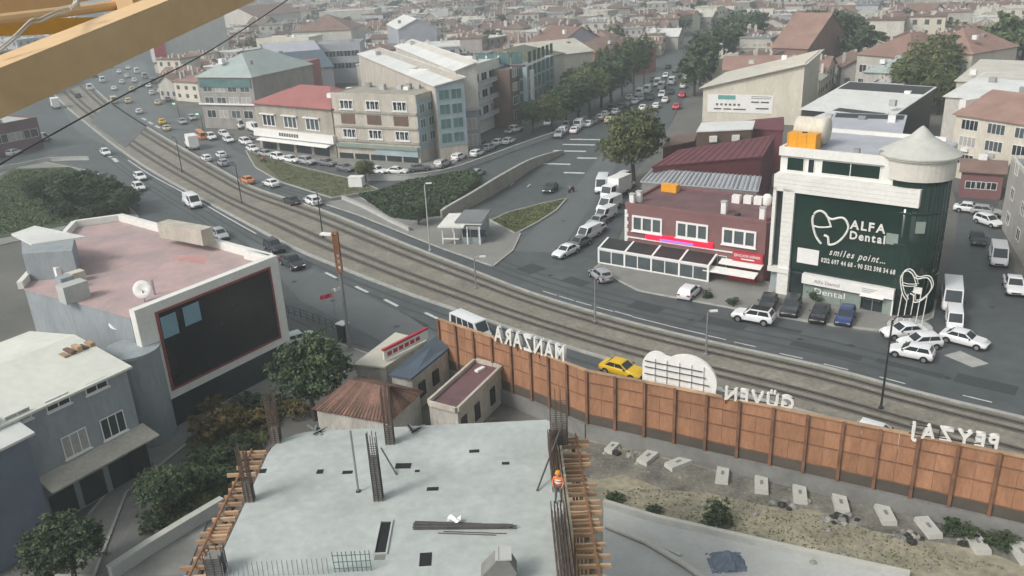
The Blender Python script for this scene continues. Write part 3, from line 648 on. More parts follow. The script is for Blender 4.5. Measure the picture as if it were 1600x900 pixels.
r, p = quad('shed', 'grey violet corrugated lean-to roof between restaurant and maroon shed', [(1000, 285), (1185, 300), (1190, 278), (1018, 266)], 7.2, 'concrete_dark', 'lav_wall', zs=[7.0, 7.0, 7.6, 7.6]); ribs(r, p, 26, 'grey_roof', .12, .25)
r, p = quad('shed', 'small brown shed with flat white roof beside the maroon roofs', [(1088, 207), (1176, 203), (1180, 190), (1096, 193)], 9.0, 'wood_dark', 'white_roof')
for s in (.3, .7): q = p[0].lerp(p[1], s); MB().box(q+Vector((0, -.2, -1.2)), (1.2, .5, 1.0)).build('air_unit', 'sign_white', r)
r, p = quad('shed', 'dark maroon roof tucked below the cream warehouse wall', [(1100, 200), (1225, 205), (1225, 184), (1180, 188)], 7.5, 'maroon', 'maroon')
r, p = quad('shed', 'low plum coloured roof edge between big tree and maroon shed', [(1035, 232), (1085, 222), (1090, 208), (1045, 215)], 6, 'maroon', 'brown_roof')
# ================================================================== LED SCREEN BUILDING
zt = 12.0; A = at(207, 487, zt); B = at(430, 400, zt); fr = Frame(A, B, (0, 60)); L = fr.L
back = [at(430, 396, zt), at(187, 333, zt), at(60, 380, zt), at(130, 470, zt)]
led = thing('screen_building', 'pink roofed building with white framed black advertising screen on its side', 'building', fr.P(L/2, -6, 0))
foot = [fr.P(L, -.6, 0), fr.P(0, -.6, 0)]+[Vector((p.x, p.y, 0)) for p in (at(150, 470, zt), at(30, 440, zt), at(115, 345, zt), at(187, 335, zt))]
excl(foot)
c = sum(foot, Vector())/len(foot)
MB().prism([c+(p-c)*.97 for p in foot], 0, zt-.9).build('wall', 'grey_wall', led)
MB().prism([c+(p-c)*.98 for p in foot], zt-.898, zt-.75).build('roof', 'pink_roof', led)
mb = MB()
def rim(p, q, t, z0, z1, mb):
    d = (q-p).normalized(); n = Vector((-d.y, d.x, 0))*t/2; mb.hexa(Vector((p.x, p.y, z0))-n, q-p, n*2, UP*(z1-z0))
rim(foot[0], foot[5], .6, zt-.74, zt+.05, mb); rim(foot[5], foot[4], .5, zt-.74, zt, mb); rim(foot[4], foot[3], .5, zt-.74, zt-.02, mb); mb.build('parapet', 'white_wall', led)
scr = MB(); scr.fb(fr, 0, L, -.5, .25, 3.0, zt+.1); scr = scr.build('screen_frame', 'white_wall', led)
for i in range(7): MB().fb(fr, .02, 1.7, .252, .28, 3.05+i*1.28, 4.28+i*1.28).build('panel', 'white_wall', scr); MB().fb(fr, L-1.0, L-.02, .252, .28, 3.05+i*1.28, 4.28+i*1.28).build('panel', 'white_wall', scr)
MB().fb(fr, 1.75, L-1.05, .252, .33, 3.75, 11.3).build('screen_border', 'screen_red', scr)
sc2 = MB().fb(fr, 2.0, L-1.3, .332, .36, 4.0, 11.1).build('screen', 'screen', led)
for s0, s1, z0, z1 in ((2.05, 3.6, 8.7, 10.7), (4.3, 6.0, 9.0, 10.8)): MB().fb(fr, s0, s1, .361, .365, z0, z1).build('lit_patch', 'screen_lit', sc2)
MB().fb(fr, .3, L-.3, -.58, -.1, .1, 2.95).build('shop_front', 'glass', led)
mb = MB(); mb.fb(fr, L-.6, L-.05, -4, -.505, 3.0, zt+.05); mb.build('end_pier', 'white_wall', led)
# roof stuff on it
mb = MB(); p = at(150, 372, zt-.7)
mb.prism([at(35, 375, zt+1.5), at(118, 378, zt+1.5), at(122, 430, zt-.5), at(45, 435, zt-.5)], zt-.745, zt+2.0); mb.build('stair_house', 'grey_wall', led)
MB().prism([at(18, 368, zt+2), at(55, 355, zt+2), at(135, 372, zt+2), at(50, 384, zt+2)], zt+2.0, zt+2.18).build('stair_roof', 'white_roof', led)
MB().box(at(215, 462, zt)+Vector((.6, 2.0, 0)), (.15, .15, 1.4)).build('dish_arm', 'steel', led)
def dish(label, loc, r, aim, m='sign_white'):
    root = thing('satellite_dish', label, 'satellite dish', loc)
    q = Vector(aim).to_track_quat('Z', 'Y').to_matrix(); mb = MB(); prof = [(r*.05, -.25*r), (r*.5, -.18*r), (r, 0), (r*.98, .03), (r*.45, -.14*r), (.02, -.2*r)]
    mb.lathe((0, 0, 0), prof, 20); mb.v = [tuple(q @ Vector(v)+Vector(loc)+UP*(r+.4)) for v in mb.v]; mb.build('dish', m, root, True)
    MB().tube([loc, Vector(loc)+UP*(r+.3)], .05, 6).build('pole', 'steel', root)
    MB().tube([Vector(loc)+UP*(r+.3), Vector(loc)+UP*(r+.4)+q @ Vector((0, 0, r*.8))], .02, 5).build('feed_arm', 'steel', root)
dish('round white dish facing out from the pink roof by the screen', at(218, 480, zt-.75)+Vector((0, 1.2, 0)), .8, (.1, -.8, .3))
dish('tilted white dish on the wall below the screen corner', at(190, 525, 8.6), .8, (.2, -.3, .8))
# units and ducts between the two roofs
for i, (u, v, sx, sy, sz, m) in enumerate(((100, 432, 1.6, 1.1, 1.2, 'white_paint'), (120, 440, 1.5, 1.0, 1.0, 'cream'), (118, 468, 2.2, 1.4, 1.6, 'concrete'), (105, 452, 1.2, 1.2, 1.3, 'grey_wall'))):
    MB().box(at(u, v, zt-.75)+UP*sz/2, (sx, sy, sz), .9).build('roof_unit', m, led)
MB().prism([at(250, 372, zt), at(318, 385, zt), at(320, 362, zt+1.6), at(262, 345, zt+1.6)][:2]+[at(318, 385, zt)+Vector((.8, 1.2, 0)), at(250, 372, zt)+Vector((.8, 1.2, 0))], zt+.06, zt+1.7).build('back_panel', 'beige_light', led)
MB().prism([at(u, v, zt-.75) for u, v in ((265, 398), (325, 400), (320, 412), (280, 408))], zt-.749, zt-.735).build('roof_patch', 'red_stain', led)
# ================================================================== GREY HOUSE WITH THE WHITE ROOF
ze = 9.5; A = at(-60, 690, ze); B = at(196, 574, ze); fr = Frame(A, B, (0, 30)); L = fr.L
gh = thing('grey_house', 'grey rendered house with broad white roof and small white windows', 'building', fr.P(L/2, -6, 0)); excl([fr.P(0, 0, 0), fr.P(L, 0, 0), fr.P(L, -14, 0), fr.P(0, -14, 0)])
MB().fb(fr, 0, L, -14, 0, 0, ze).build('wall', 'grey_wall', gh)
roof_mesh('gable', fr, 14, ze+.02, 1.2, .35).build('roof', 'house_roof', gh)
for k in range(5): MB().fb(fr, L-2.2+k*.55, L-1.8+k*.55, -5.2-.3*(k % 2), -4.3, ze+.5, ze+.95+.15*(k % 3)).build('timber_stack', 'wood_dark' if k % 2 else 'wood', gh)
for u, v in ((28, 652), (90, 628), (150, 602)):
    s, z = fr.sz(u, v); window(gh, fr, s-.9, z-.45, 1.8, .9, mull=1, gm='glass', sill=True)
for u, v in ((118, 692), (177, 664), (130, 672)):
    if u == 130: continue
    s, z = fr.sz(u, v); window(gh, fr, s-1.0, z-.9, 2.0, 1.8, mull=2, gm='glass', sill=True)
s0, z0 = fr.sz(62, 772); s1, _ = fr.sz(232, 700)
MB().hexa(fr.P(s0, .01, z0+1.2), fr.e*(s1-s0), fr.n*2.0-UP*.5, UP*.12).build('awning', 'beige_light', gh)
for i in range(3): MB().fb(fr, s0+.5+i*2.4, s0+2.4+i*2.4, .01, .1, .2, 2.4).build('door', 'glass', gh)
MB().fb(fr, s1-1.8, s1-.2, .01, .1, .1, 2.6).build('door', 'dark_metal', gh)
# round grey bay between the house and the screen building
p = at(215, 600, 6.0)
MB().lathe((p.x-.6, p.y+1.5, 0), [(2.2, 0), (2.2, 8.4), (2.35, 8.42), (2.35, 8.7), (.2, 8.8)], 24).build('bay', 'grey_wall', gh)
# dark wing nearest the camera
A = at(-80, 735, ze-.6); B = at(40, 676, ze-.6)
block('grey_house_wing', 'dark blue grey house corner with a white roof edge nearest the camera', A, B, ze-.7, 7, 'gable', 'blue_wall', 'white_roof', 1.0, win=None, toward=(0, 30), ex=False)
f = Frame(A, B, (0, 30)); s, z = f.sz(28, 740)
# ================================================================== HUTS BY THE SITE
r, p = quad('kiosk', 'small kiosk with cream roof and long red and white sign board', [(552, 572), (602, 576), (668, 534), (618, 522)], 3.2, 'old_plaster', 'cream_roof', 'kiosk')
f = Frame(at(600, 563, 3.6), at(668, 528, 3.6), (0, 50))
b = MB().fb(f, 0, f.L, -.1, .12, 3.62, 4.55).build('sign_board', 'sign_white', r)
MB().fb(f, -.05, f.L+.05, -.14, .16, 4.552, 4.75).build('sign_top', 'red_sign', r)
[MB().fb(f, .4+k*.75, .95+k*.75, .121, .14, 3.9, 4.3).build('sign_mark', 'red_sign', r) for k in range(int((f.L-.8)/.75))]
r, p = quad('hut', 'white hut with slate grey sloping roof beside the fence corner', [(608, 588), (642, 595), (702, 546), (682, 527)], 4.0, 'old_plaster', 'blue_roof', 'hut', zs=[3.6, 3.4, 3.4, 4.3])
for t in (.25, .6): q = p[1].lerp(p[2], t); d = (p[2]-p[1]).normalized(); MB().box(q+Vector((-.06, -.05, -1.6)), (1.0, .3, 1.4), math.atan2(d.y, d.x)).build('door', 'dark_metal', r)
# tiled hut: every course of tiles a part
zr = 3.6; px_ = [(487, 640), (607, 662), (662, 612), (560, 588)]; pts = [at(u, v, zr) for u, v in px_]; c = sum(pts, Vector())/4
r = thing('tiled_hut', 'old white hut under a rusty red tiled hipped roof', 'hut', (c.x, c.y, 0)); excl(pts)
inn = [c+(q-c)*.92 for q in pts]
MB().prism(inn, -.04, zr).build('wall', 'old_plaster', r)
rd0 = pts[0].lerp(pts[3], .5).lerp(c, .45)+UP*1.5; rd1 = pts[1].lerp(pts[2], .5).lerp(c, .45)+UP*1.5
rmesh = MB(); rmesh.add([pts[0], pts[1], pts[2], pts[3], rd0, rd1], [(0, 1, 5, 4), (2, 3, 4, 5), (1, 2, 5), (3, 0, 4), (3, 2, 1, 0)]); rf = rmesh.build('roof', 'brown_roof', r)
def tile_rows(a, b, c2, d2, n, m, parent):
    for i in range(n):
        t0 = i/n; t1 = (i+1)/n; mb = MB(); A0 = a.lerp(b, t0); A1 = a.lerp(b, t1-.25/n); B0 = d2.lerp(c2, t0); B1 = d2.lerp(c2, t1-.25/n)
        nn = (A1-A0).cross(B0-A0).normalized(); nn = nn if nn.z > 0 else -nn
        mb.hexa(A0+nn*.01, (A1-A0), (B0-A0), nn*.09); mb.build('tile_row', m, parent)
tile_rows(pts[0], pts[1], rd1, rd0, 22, 'old_tile', rf); tile_rows(pts[1], pts[2], rd1, rd1, 16, 'old_tile', rf); tile_rows(pts[3], pts[2], rd1, rd0, 22, 'old_tile', rf)
# flat brown roofed hut with pale parapet
zr = 3.6; pts = [at(u, v, zr) for u, v in ((668, 628), (714, 640), (784, 572), (742, 562))]; c = sum(pts, Vector())/4; excl(pts)
r = thing('flat_hut', 'low white hut with brown flat roof inside a pale parapet', 'hut', (c.x, c.y, 0))
MB().prism([c+(q-c)*.97 for q in pts], -.04, zr-.3).build('wall', 'old_plaster', r); MB().prism([c+(q-c)*.96 for q in pts], zr-.298, zr-.2).build('roof', 'maroon_roof', r)
for i in range(4):
    mb = MB(); a, b = pts[i], pts[(i+1) % 4]; d = (b-a).normalized()*.14; rim(a+d, b-d, .24, zr-.28+.004*i, zr+.15, mb); mb.build('parapet', 'beige_light', r)
for t in (.12, .4, .75):
    q = pts[1].lerp(pts[2], t); d = (pts[2]-pts[1]).normalized(); MB().box(q+Vector((-.1, .1, -2.0)), (.9, .36, 1.6), math.atan2(d.y, d.x)).build('door' if t == .4 else 'window', 'glass', r)
MB().box(pts[3].lerp(pts[2], .4).lerp(c, .3)+UP*-.1, (1.0, .4, .2), .8).build('roof_board', 'sign_white', r)
# ================================================================== SITE FENCE
FP = [Vector(p) for p in ((-7.1, 73.4, 0), (1.4, 65.7, 0), (5.8, 61.3, 0), (18.9, 54.0, 0), (33.7, 45.6, 0), (42, 40.8, 0))]
FT = 6.25; FB = 1.35
fence = thing('site_fence', 'tall rust orange plywood hoarding with brown posts along the building site', 'fence', FP[2])
def along(poly, step):
    out = []; 
    for a, b in zip(poly[:-1], poly[1:]):
        n = max(1, round((b-a).length/step))
        for i in range(n): out.append((a.lerp(b, i/n), a.lerp(b, (i+1)/n)))
    return out
for a, b in along(FP, 2.45):
    d = (b-a).normalized(); n = Vector((d.y, -d.x, 0)); n = n if n.dot(a) < 0 else -n
    MB().hexa(a-d*.11+n*.05-UP*.0, d*.22, n*.2, UP*(FT+.1)).build('post', 'fence_post', fence)
    w3 = (b-a-d*.24)/2
    for k in range(2):
        for z0, z1 in ((FB+.9, FB+2.5), (FB+2.52, FB+3.9), (FB+3.92, FT)):
            MB().hexa(a+d*.12+w3*k+d*.01*k-n*.03+UP*z0, w3-d*.01, n*random.uniform(.06, .085), UP*(z1-z0)).build('panel', 'fence_ply', fence)
    MB().hexa(a+d*.12-n*.03+UP*FB, b-a-d*.24, n*.12, UP*.88).build('base_board', 'fence_base', fence)
    for z in (FB+.9, FB+2.5, FB+3.9): MB().hexa(a+d*.12+n*.06+UP*(z-.03), b-a-d*.24, n*.05, UP*.07).build('rail', 'fence_post', fence)
    MB().hexa(a-n*.1+UP*(FT+.002), b-a, n*.3, UP*.12).build('cap', 'wood', fence)
    MB().hexa(a-n*.15-UP*.04, b-a, n*.55, UP*(FB+.02)).build('footing', 'concrete_dark', fence)
def on_fence(u, v, off, z):
    """frame along the fence through pixel u,v at height z"""
    return at(u, v, z)
# lettering on the hoarding, read from the street
def fence_word(txt, u0, v0, u1, v1, z, size, label):
    a, b = at(u0, v0, z), at(u1, v1, z); f = Frame(a, b)
    root = thing('letter_sign', label, 'sign', f.P(f.L/2, -.15, FT+.12))
    put_text(txt, root, f, 0, f.L, z, -.15, size, 'letter_white', .18, 0, .042, flip=True)
    for t in (.05, .35, .65, .95): MB().tube([f.P(f.L*t, -.1, FT-.4), f.P(f.L*t, -.1, z+size*.6)], .04, 5).build('stay', 'dark_metal', root)
    for k in (.12, .6): MB().fb(f, 0, f.L, -.09, -.04, z+size*k, z+size*k+.06).build('rail', 'dark_metal', root)
fence_word('MANZARA', 770, 531, 882, 566, FT+.02, 2.1, 'reversed white MANZARA letters standing on the fence before the white van')
fence_word('GÜVEN', 1128, 623, 1240, 640, FT+.02, 1.4, 'reversed white GÜVEN letters standing on the fence beside the cloud board')
fence_word('PEYZAJ', 1419, 681, 1558, 703, FT+.02, 1.45, 'reversed white PEYZAJ letters standing on the fence at its far end')
# cloud shaped board, seen from behind
a, b = at(1002, 597, FT-.2), at(1118, 621, FT-.2); f = Frame(a, b); W = f.L
cb = thing('cloud_board', 'white cloud shaped sign board seen from behind, with dark bars', 'sign', f.P(W/2, -.3, FT-.5))
out = [(0, -.6), (W, -.6)]+[(W*.62+W*.38*math.cos(t), 1.0+2.1*math.sin(t)) for t in np.linspace(-.25, 2.25, 14)]+[(W*.2+W*.2*math.cos(t), 1.55+1.35*math.sin(t)) for t in np.linspace(1.0, 3.3, 12)]
n = len(out); zb = FT-.3; vs = [f.P(s, -.2, zb+z) for s, z in out]+[f.P(s, -.45, zb+z) for s, z in out]
tri = tessellate_polygon([[Vector((s, z, 0)) for s, z in out]])
MB().add(vs, [tuple(t) for t in tri]+[tuple(i+n for i in t)[::-1] for t in tri]+[(i, (i+1) % n, (i+1) % n+n, i+n) for i in range(n)]).build('board', 'sign_white', cb)
for t in (.17, .33, .5, .66, .82): MB().fb(f, W*t-.05, W*t+.05, -.198, -.08, zb-.5, zb+(2.3 if t < .3 else 2.4)).build('rib', 'white_paint', cb)
for z in (.9, 1.5, 2.0): MB().fb(f, W*.04, W*(.98-.08*z), -.078, -.02, zb+z, zb+z+.055).build('bar', 'dark_metal', cb)
# concrete blocks below the fence
BL = [(1013, 712, .5), (1060, 722, .15), (1129, 740, .9), (1190, 755, .95), (1250, 770, .95), (1314, 785, 1.0), (1384, 802, 1.1), (1451, 822, 1.25), (1527, 846, 1.15), (1597, 862, 1.1), (957, 697, .6)]
BN = ['block nearest the cloud board end of the row', 'slanting block second in the row below the fence', 'third block in the row below the fence', 'fourth block in the row below the fence', 'fifth block in the row below the fence', 'sixth block, above a pile of dark rubble', 'seventh block, beside a rubbish heap', 'eighth block, next to the dark weeds', 'ninth block, in the dark weeds', 'last block, cut by the picture edge', 'small broken block by the slab formwork']
for (u, v, rz), lb in zip(BL, BN):
    p = at(u, v, .3); r = thing('concrete_block', 'pale concrete '+lb, 'concrete block', (p.x, p.y, 0), 'concrete blocks below the fence', rz+.35)
    s = .75 if 'broken' in lb else 1
    mb = MB(); X = .5*s; Y = 1.05*s; mb.add([(-Y, -X, -.02), (Y, -X, -.02), (Y, X, -.02), (-Y, X, -.02), (-Y*.95, -X*.93, .38), (Y*.95, -X*.93, .38), (Y*.95, X*.93, .38), (-Y*.95, X*.93, .38)], [(3, 2, 1, 0), (4, 5, 6, 7), (0, 1, 5, 4), (1, 2, 6, 5), (2, 3, 7, 6), (3, 0, 4, 7)])
    o = bpy.data.meshes.new('block'); o.from_pydata(mb.v, [], mb.f); o.materials.append(MATS['concrete_pale']); link('block', o, r)
    m2 = bpy.data.meshes.new('socket'); q = MB().box((0, 0, .395), (.5*s, .22, .03)); m2.from_pydata(q.v, [], q.f); m2.materials.append(MATS['concrete_dark']); link('socket', m2, r)
# rubble, stones and boards on the site (uncountable litter)
mb = MB()
def lump(mb, p, r):
    k = 6; vs = []; 
    for ring, (rr, zz) in enumerate(((1, 0), (.8, .55), (.3, .8))):
        for j in range(k):
            t = 2*math.pi*j/k+ring*.4; q = r*rr*random.uniform(.7, 1.2); vs.append(Vector(p)+Vector((q*math.cos(t), q*math.sin(t), r*zz*random.uniform(.8, 1.1)-.02)))
    mb.add(vs, [(i*k+j, i*k+(j+1) % k, (i+1)*k+(j+1) % k, (i+1)*k+j) for i in range(2) for j in range(k)]+[tuple(2*k+j for j in range(k))])
mb2 = MB(); mb3 = MB()
for _ in range(150):
    t = random.random(); p = FP[2].lerp(FP[5], t) if random.random() < .8 else FP[1].lerp(FP[2], t); q = p+Vector((-.49, -.87, 0))*random.uniform(.6, 6.0)
    lump(random.choice((mb, mb, mb2)), (q.x, q.y, 0), random.choice((.06, .08, .1, .14, .22)))
for u, v, k in ((1312, 812, 26), (1418, 838, 26), (985, 705, 12), (1230, 790, 10), (1520, 850, 10)):
    for _ in range(k): q = at(u+random.gauss(0, 14), v+random.gauss(0, 4)); lump(random.choice((mb3, mb2, mb)), (q.x, q.y, 0), random.uniform(.12, .42))
for u, v in ((1320, 870), (1345, 880), (1270, 880), (1195, 800), (1100, 790), (1180, 805)): q = at(u, v); lump(mb, (q.x, q.y, 0), .3)
for m_, mm, lb in ((mb, 'stone', 'pale stones and broken concrete scattered over the site'), (mb2, 'concrete_dark', 'grey stones scattered below the fence'), (mb3, 'dark_metal', 'dark rubble heaps below the fence')):
    o = m_.build('rubble', mm, None, False, True); o['label'] = lb; o['category'] = 'rubble'
for i, (u, v, ln, rz, lb) in enumerate(((1040, 858, 2.4, -.75, 'pale plank lying at an angle on the site apron'), (1000, 845, 2.2, -.6, 'weathered plank beside the pale plank on the apron'))):
    p = at(u, v); r = MB().box((p.x, p.y, .12), (ln, .3, .1), rz).build('plank', 'concrete_pale' if i == 0 else 'concrete_dark'); tag(r, lb, 'plank')
# blue grey tarpaulin heap
p = at(1135, 880); mb = MB(); k = 14
for i in range(k+1):
    for j in range(k+1): mb.v.append((p.x-1.2+2.4*i/k, p.y-1.0+2.0*j/k, max(.03, .9*math.exp(-((i-k/2)**2+(j-k/2)**2)/22)+random.uniform(-.08, .12))))
mb.f = [(i*(k+1)+j, (i+1)*(k+1)+j, (i+1)*(k+1)+j+1, i*(k+1)+j+1) for i in range(k) for j in range(k)]
tag(mb.build('tarpaulin', 'blue_wall'), 'crumpled blue grey tarpaulin heap on the site apron', 'tarpaulin')
p = at(915, 672); r = thing('site_bin', 'dark green metal bin standing at the foot of the fence', 'bin', p)
MB().box(p+UP*.75, (1.0, .9, 1.5), .6).build('bin_body', 'dark_metal', r); MB().box(p+UP*1.56, (1.1, 1.0, .1), .6).build('lid', 'black', r)
# ================================================================== CONCRETE SLAB UNDER CONSTRUCTION
ZS = 13.0; X0, X1, Y0, Y1 = -14.0, 2.0, 25.5, 42.4
sb = thing('slab_building', 'concrete frame building under construction with fresh grey floor slab', 'building', (-6, 34, 0)); EXCL.append((-6, 34, 14))
cor = [(X0, Y0), (X1, Y0), (X1, Y1-.4), (X1-.4, Y1)]+[(X0+2.2-2.2*math.sin(t), Y1-2.2+2.2*math.cos(t)) for t in np.linspace(0, math.pi/2, 7)]
slab_top = MB().prism(cor, ZS-.28, ZS).build('slab', 'concrete_fresh', sb)
for fl in range(4):
    z = fl*3.25
    if fl: MB().prism([(x*.985-.1, y) for x, y in cor], z-.25, z).build('slab', 'concrete', sb)
    for x in (X0+.8, (X0+X1)/2-2, X1-.8):
        for y in (Y0+1, 33, Y1-1.2): MB().box((x, y, z+1.48), (.5, .5, 2.96)).build('column', 'concrete', sb)
# upstand round the rear edge, service openings with their inner shade painted as flat dark plates
for u, v, sx, sy in ((630, 728, .85, .5), (741, 705, .55, .3), (676, 764, .6, .3), (543, 738, .55, .3), (500, 737, .35, .4), (599, 840, .5, 2.3), (594, 869, .5, .5), (665, 874, .55, .9), (790, 724, .4, .25), (411, 736, .35, .4), (652, 736, .25, .2)):
    p = at(u, v, ZS); MB().box((p.x, p.y, ZS+.006), (sx, sy, .01), random.uniform(-.05, .05)).build('painted_opening', 'black' if u != 594 else 'concrete_dark', sb)
    if sx*sy > .5:
        for dx, dy, a, b in ((0, sy/2+.04, sx+.16, .08), (0, -sy/2-.04, sx+.16, .08), (sx/2+.04, 0, .08, sy), (-sx/2-.04, 0, .08, sy)): MB().box((p.x+dx, p.y+dy, ZS+.04), (a, b, .08)).build('opening_edge', 'concrete_fresh', sb)
# formwork joists along both long edges
for side in (1, -1):
    xe = X1 if side > 0 else X0
    fw = thing('formwork', 'row of timber formwork joists jutting from the %s slab edge' % ('fence side' if side > 0 else 'grey house side'), 'formwork', (xe+side*1.2, 34, ZS-.6))
    y = Y0+.3; k = 0
    while y < Y1-1.3:
        ln = random.uniform(.9, 1.6); MB().box((xe+side*(.35+ln/2), y, ZS-.45+random.uniform(-.04, .04)), (ln, .12, .2), random.uniform(-.03, .03)).build('joist', 'wood', fw)
        y += random.choice((.26, .4, .55, .7)); k += 1
    MB().box((xe+side*1.2, (Y0+Y1)/2-.4, ZS-.28), (.09, Y1-Y0-1.6, .09)).build('stringer', 'rust', fw)
    MB().box((xe+side*1.0, (Y0+Y1)/2-.4, ZS-.75), (.16, Y1-Y0-1.6, .22)).build('bearer', 'wood_dark', fw)
    MB().box((xe+side*.18, (Y0+Y1)/2-.3, ZS-.42), (.04, Y1-Y0-1.5, .4)).build('edge_board', 'wood_dark', fw)
    for yy in np.arange(Y0+1, Y1-1, 2.4): MB().box((xe+side*1.0, yy, ZS/2-.45), (.12, .12, ZS-1.0)).build('prop', 'rust', fw)
def cage(label, x, y, h, wd, m='rebar', tilt=0, wy=None, rods=3, infill=False):
    r = thing('rebar_column', label, 'rebar column', (x, y, ZS), 'rebar columns'); wy = wy or wd
    if infill: MB().box((x, y, ZS+infill/2), (wd*.86, wy*.86, infill)).build('core', 'concrete_dark', r)
    for i in range(rods):
        for j in range(rods):
            if 0 < i < rods-1 and 0 < j < rods-1: continue
            px_, py_ = x+(i/(rods-1)-.5)*wd, y+(j/(rods-1)-.5)*wy
            MB().tube([(px_, py_, ZS), (px_+random.uniform(-.02, .02), py_, ZS+h+random.uniform(-.2, .1))], .022, 5).build('bar', m, r)
    mb = MB(); z = ZS+.1
    while z < ZS+h*.8:
        for dx, dy, a, b in ((0, wy/2, wd, .025), (0, -wy/2, wd, .025), (wd/2, 0, .025, wy), (-wd/2, 0, .025, wy)): mb.box((x+dx, y+dy, z), (a, b, .025))
        z += .13
    mb.build('stirrups', m, r, False, True)
p = at(592, 780, ZS); cage('tall grey rebar column standing in the middle of the slab', p.x, p.y, 3.9, .42, 'rebar_grey', infill=2.5)
p = at(610, 692, ZS); cage('brown rebar column behind the tall middle column', p.x, p.y, 3.6, .45, 'rebar', infill=1.0)
p = at(388, 782, ZS); cage('brown rebar column at the timber edge facing the grey house', p.x+.1, p.y, 3.4, .4, 'rebar', infill=1.1)
p = at(428, 690, ZS); cage('rebar column at the rounded rear corner of the slab', p.x+.15, p.y, 3.4, .5, 'rebar', infill=.9)
p = at(878, 690, ZS); cage('wide brown rebar column at the rear corner facing the fence', p.x-.15, p.y, 3.0, .9, 'rebar', infill=1.0, rods=4)
p = at(340, 895, ZS); cage('short rebar column stub at the lower slab edge', p.x, p.y, 1.4, .7, 'rebar_grey', infill=1.0)
def bars(label, x, y0, y1, h, wd, m):
    r = thing('rebar_wall', label, 'rebar wall', (x, (y0+y1)/2, ZS)); mb = MB()
    n = int((y1-y0)/.11)
    for i in range(n):
        for dx in np.linspace(0, wd, 5): mb.tube([(x+dx, y0+(y1-y0)*i/n, ZS), (x+dx+random.uniform(-.03, .03), y0+(y1-y0)*i/n, ZS+h*random.uniform(.9, 1.05))], .02, 4)
    mb.build('bars', m, r, False, True)
    for z in (.25, .6, .95):
        for dx in (0, wd): MB().box((x+dx, (y0+y1)/2, ZS+z), (.03, y1-y0, .03)).build('cross_bar', m, r)
bars('long dark rebar wall cage along the slab edge by the worker', 1.35, 26.5, 33.3, 1.0, .6, 'rebar')
bars('brown rebar wall cage at the edge behind the worker', 1.55, 35.3, 39.5, 1.2, .4, 'rebar')
r = thing('rebar_mesh', 'green grey rebar cage standing at the lower edge of the slab', 'rebar mesh', at(552, 897, ZS))
c = at(552, 893, ZS)
for i in range(9): MB().tube([c+Vector((-.8+i*.2, 0, 0)), c+Vector((-.8+i*.2+random.uniform(-.03, .03), 0, 1.1))], .022, 5).build('bar', 'glass_teal', r)
for z in (.2, .55, .9): MB().tube([c+Vector((-.85, 0, z)), c+Vector((.85, 0, z))], .02, 5).build('cross_bar', 'glass_teal', r)
r = thing('rebar_mesh', 'low line of pale starter bars along the lower slab edge', 'rebar mesh', at(430, 900, ZS)); c = at(435, 900, ZS)
for i in range(22): MB().tube([c+Vector((-2.4+i*.22, 0, 0)), c+Vector((-2.4+i*.22, .05, .8))], .018, 4).build('bar', 'steel', r)
# prop with its cable, leaning timber
p = at(560, 768, ZS); r = thing('steel_prop', 'thin grey steel prop standing beside the tall middle column', 'prop', p)
MB().tube([p, p+UP*3.6], .06, 8).build('tube', 'steel', r); MB().box(p+UP*.03, (.22, .22, .06)).build('foot_plate', 'dark_metal', r)
p = at(620, 742, ZS); q = at(598, 722, ZS)+UP*.9; tag(MB().tube([p, q], .05, 6).build('brace', 'rebar_grey'), 'short grey brace leaning against the tall middle column', 'brace')
p = at(839, 768, ZS); q = at(868, 690, ZS)+Vector((.3, -1.4, 1.9)); tag(MB().tube([p+UP*.05, q], .05, 6).build('brace', 'rebar_grey'), 'long thin brace leaning up to the rear corner column', 'brace')
# rebar bundle with rag
r = thing('rebar_bundle', 'dark bundle of steel bars lying on the slab', 'rebar bundle', at(725, 822, ZS)); a, b = at(645, 823, ZS), at(808, 824, ZS)
for i in range(26):
    o_ = random.uniform(-.28, .28); z = .03+.07*random.randrange(3); da = random.uniform(-.05, .05); ln = random.uniform(.9, 1.0)*(1-.3*(o_ > .15))
    MB().tube([a+Vector((random.uniform(0, .1), o_, z)), a.lerp(b, ln)+Vector((0, o_*.5, z))], .03, 5).build('bar', 'rebar_grey', r)
for o_, t0, t1 in ((-.5, .25, .8), (-.38, .3, .9)): MB().tube([a.lerp(b, t0)+Vector((0, o_, .03)), a.lerp(b, t1)+Vector((0, o_-.12, .03))], .025, 5).build('bar', 'rebar_grey', r)
p = at(710, 818, ZS)+UP*.24; mb = MB(); k = 6
for i in range(k+1):
    for j in range(k+1): mb.v.append((p.x-.32+.64*i/k, p.y-.2+.4*j/k+.1*math.sin(i), p.z+.06*math.sin(i*1.3+j)+random.uniform(0, .06)))
mb.f = [(i*(k+1)+j, (i+1)*(k+1)+j, (i+1)*(k+1)+j+1, i*(k+1)+j+1) for i in range(k) for j in range(k)]
tag(mb.build('rag', 'white_paint'), 'crumpled white sheet lying on the steel bar bundle', 'sheet')
for j, (u, v, lb) in enumerate(((497, 675, 'small heap of offcuts by the rounded slab corner'), (655, 673, 'dark heap of offcuts at the rear slab edge'))):
    r = thing('offcut_heap', lb, 'offcuts', at(u, v, ZS))
    for i in range(7): q = at(u+random.uniform(-14, 14), v+random.uniform(-3, 3), ZS); MB().box(q+UP*(.05+.03*i), (random.uniform(.4, .9), .1, .05), random.uniform(0, 3)).build('offcut', random.choice(['rebar_grey', 'steel', 'black']), r)
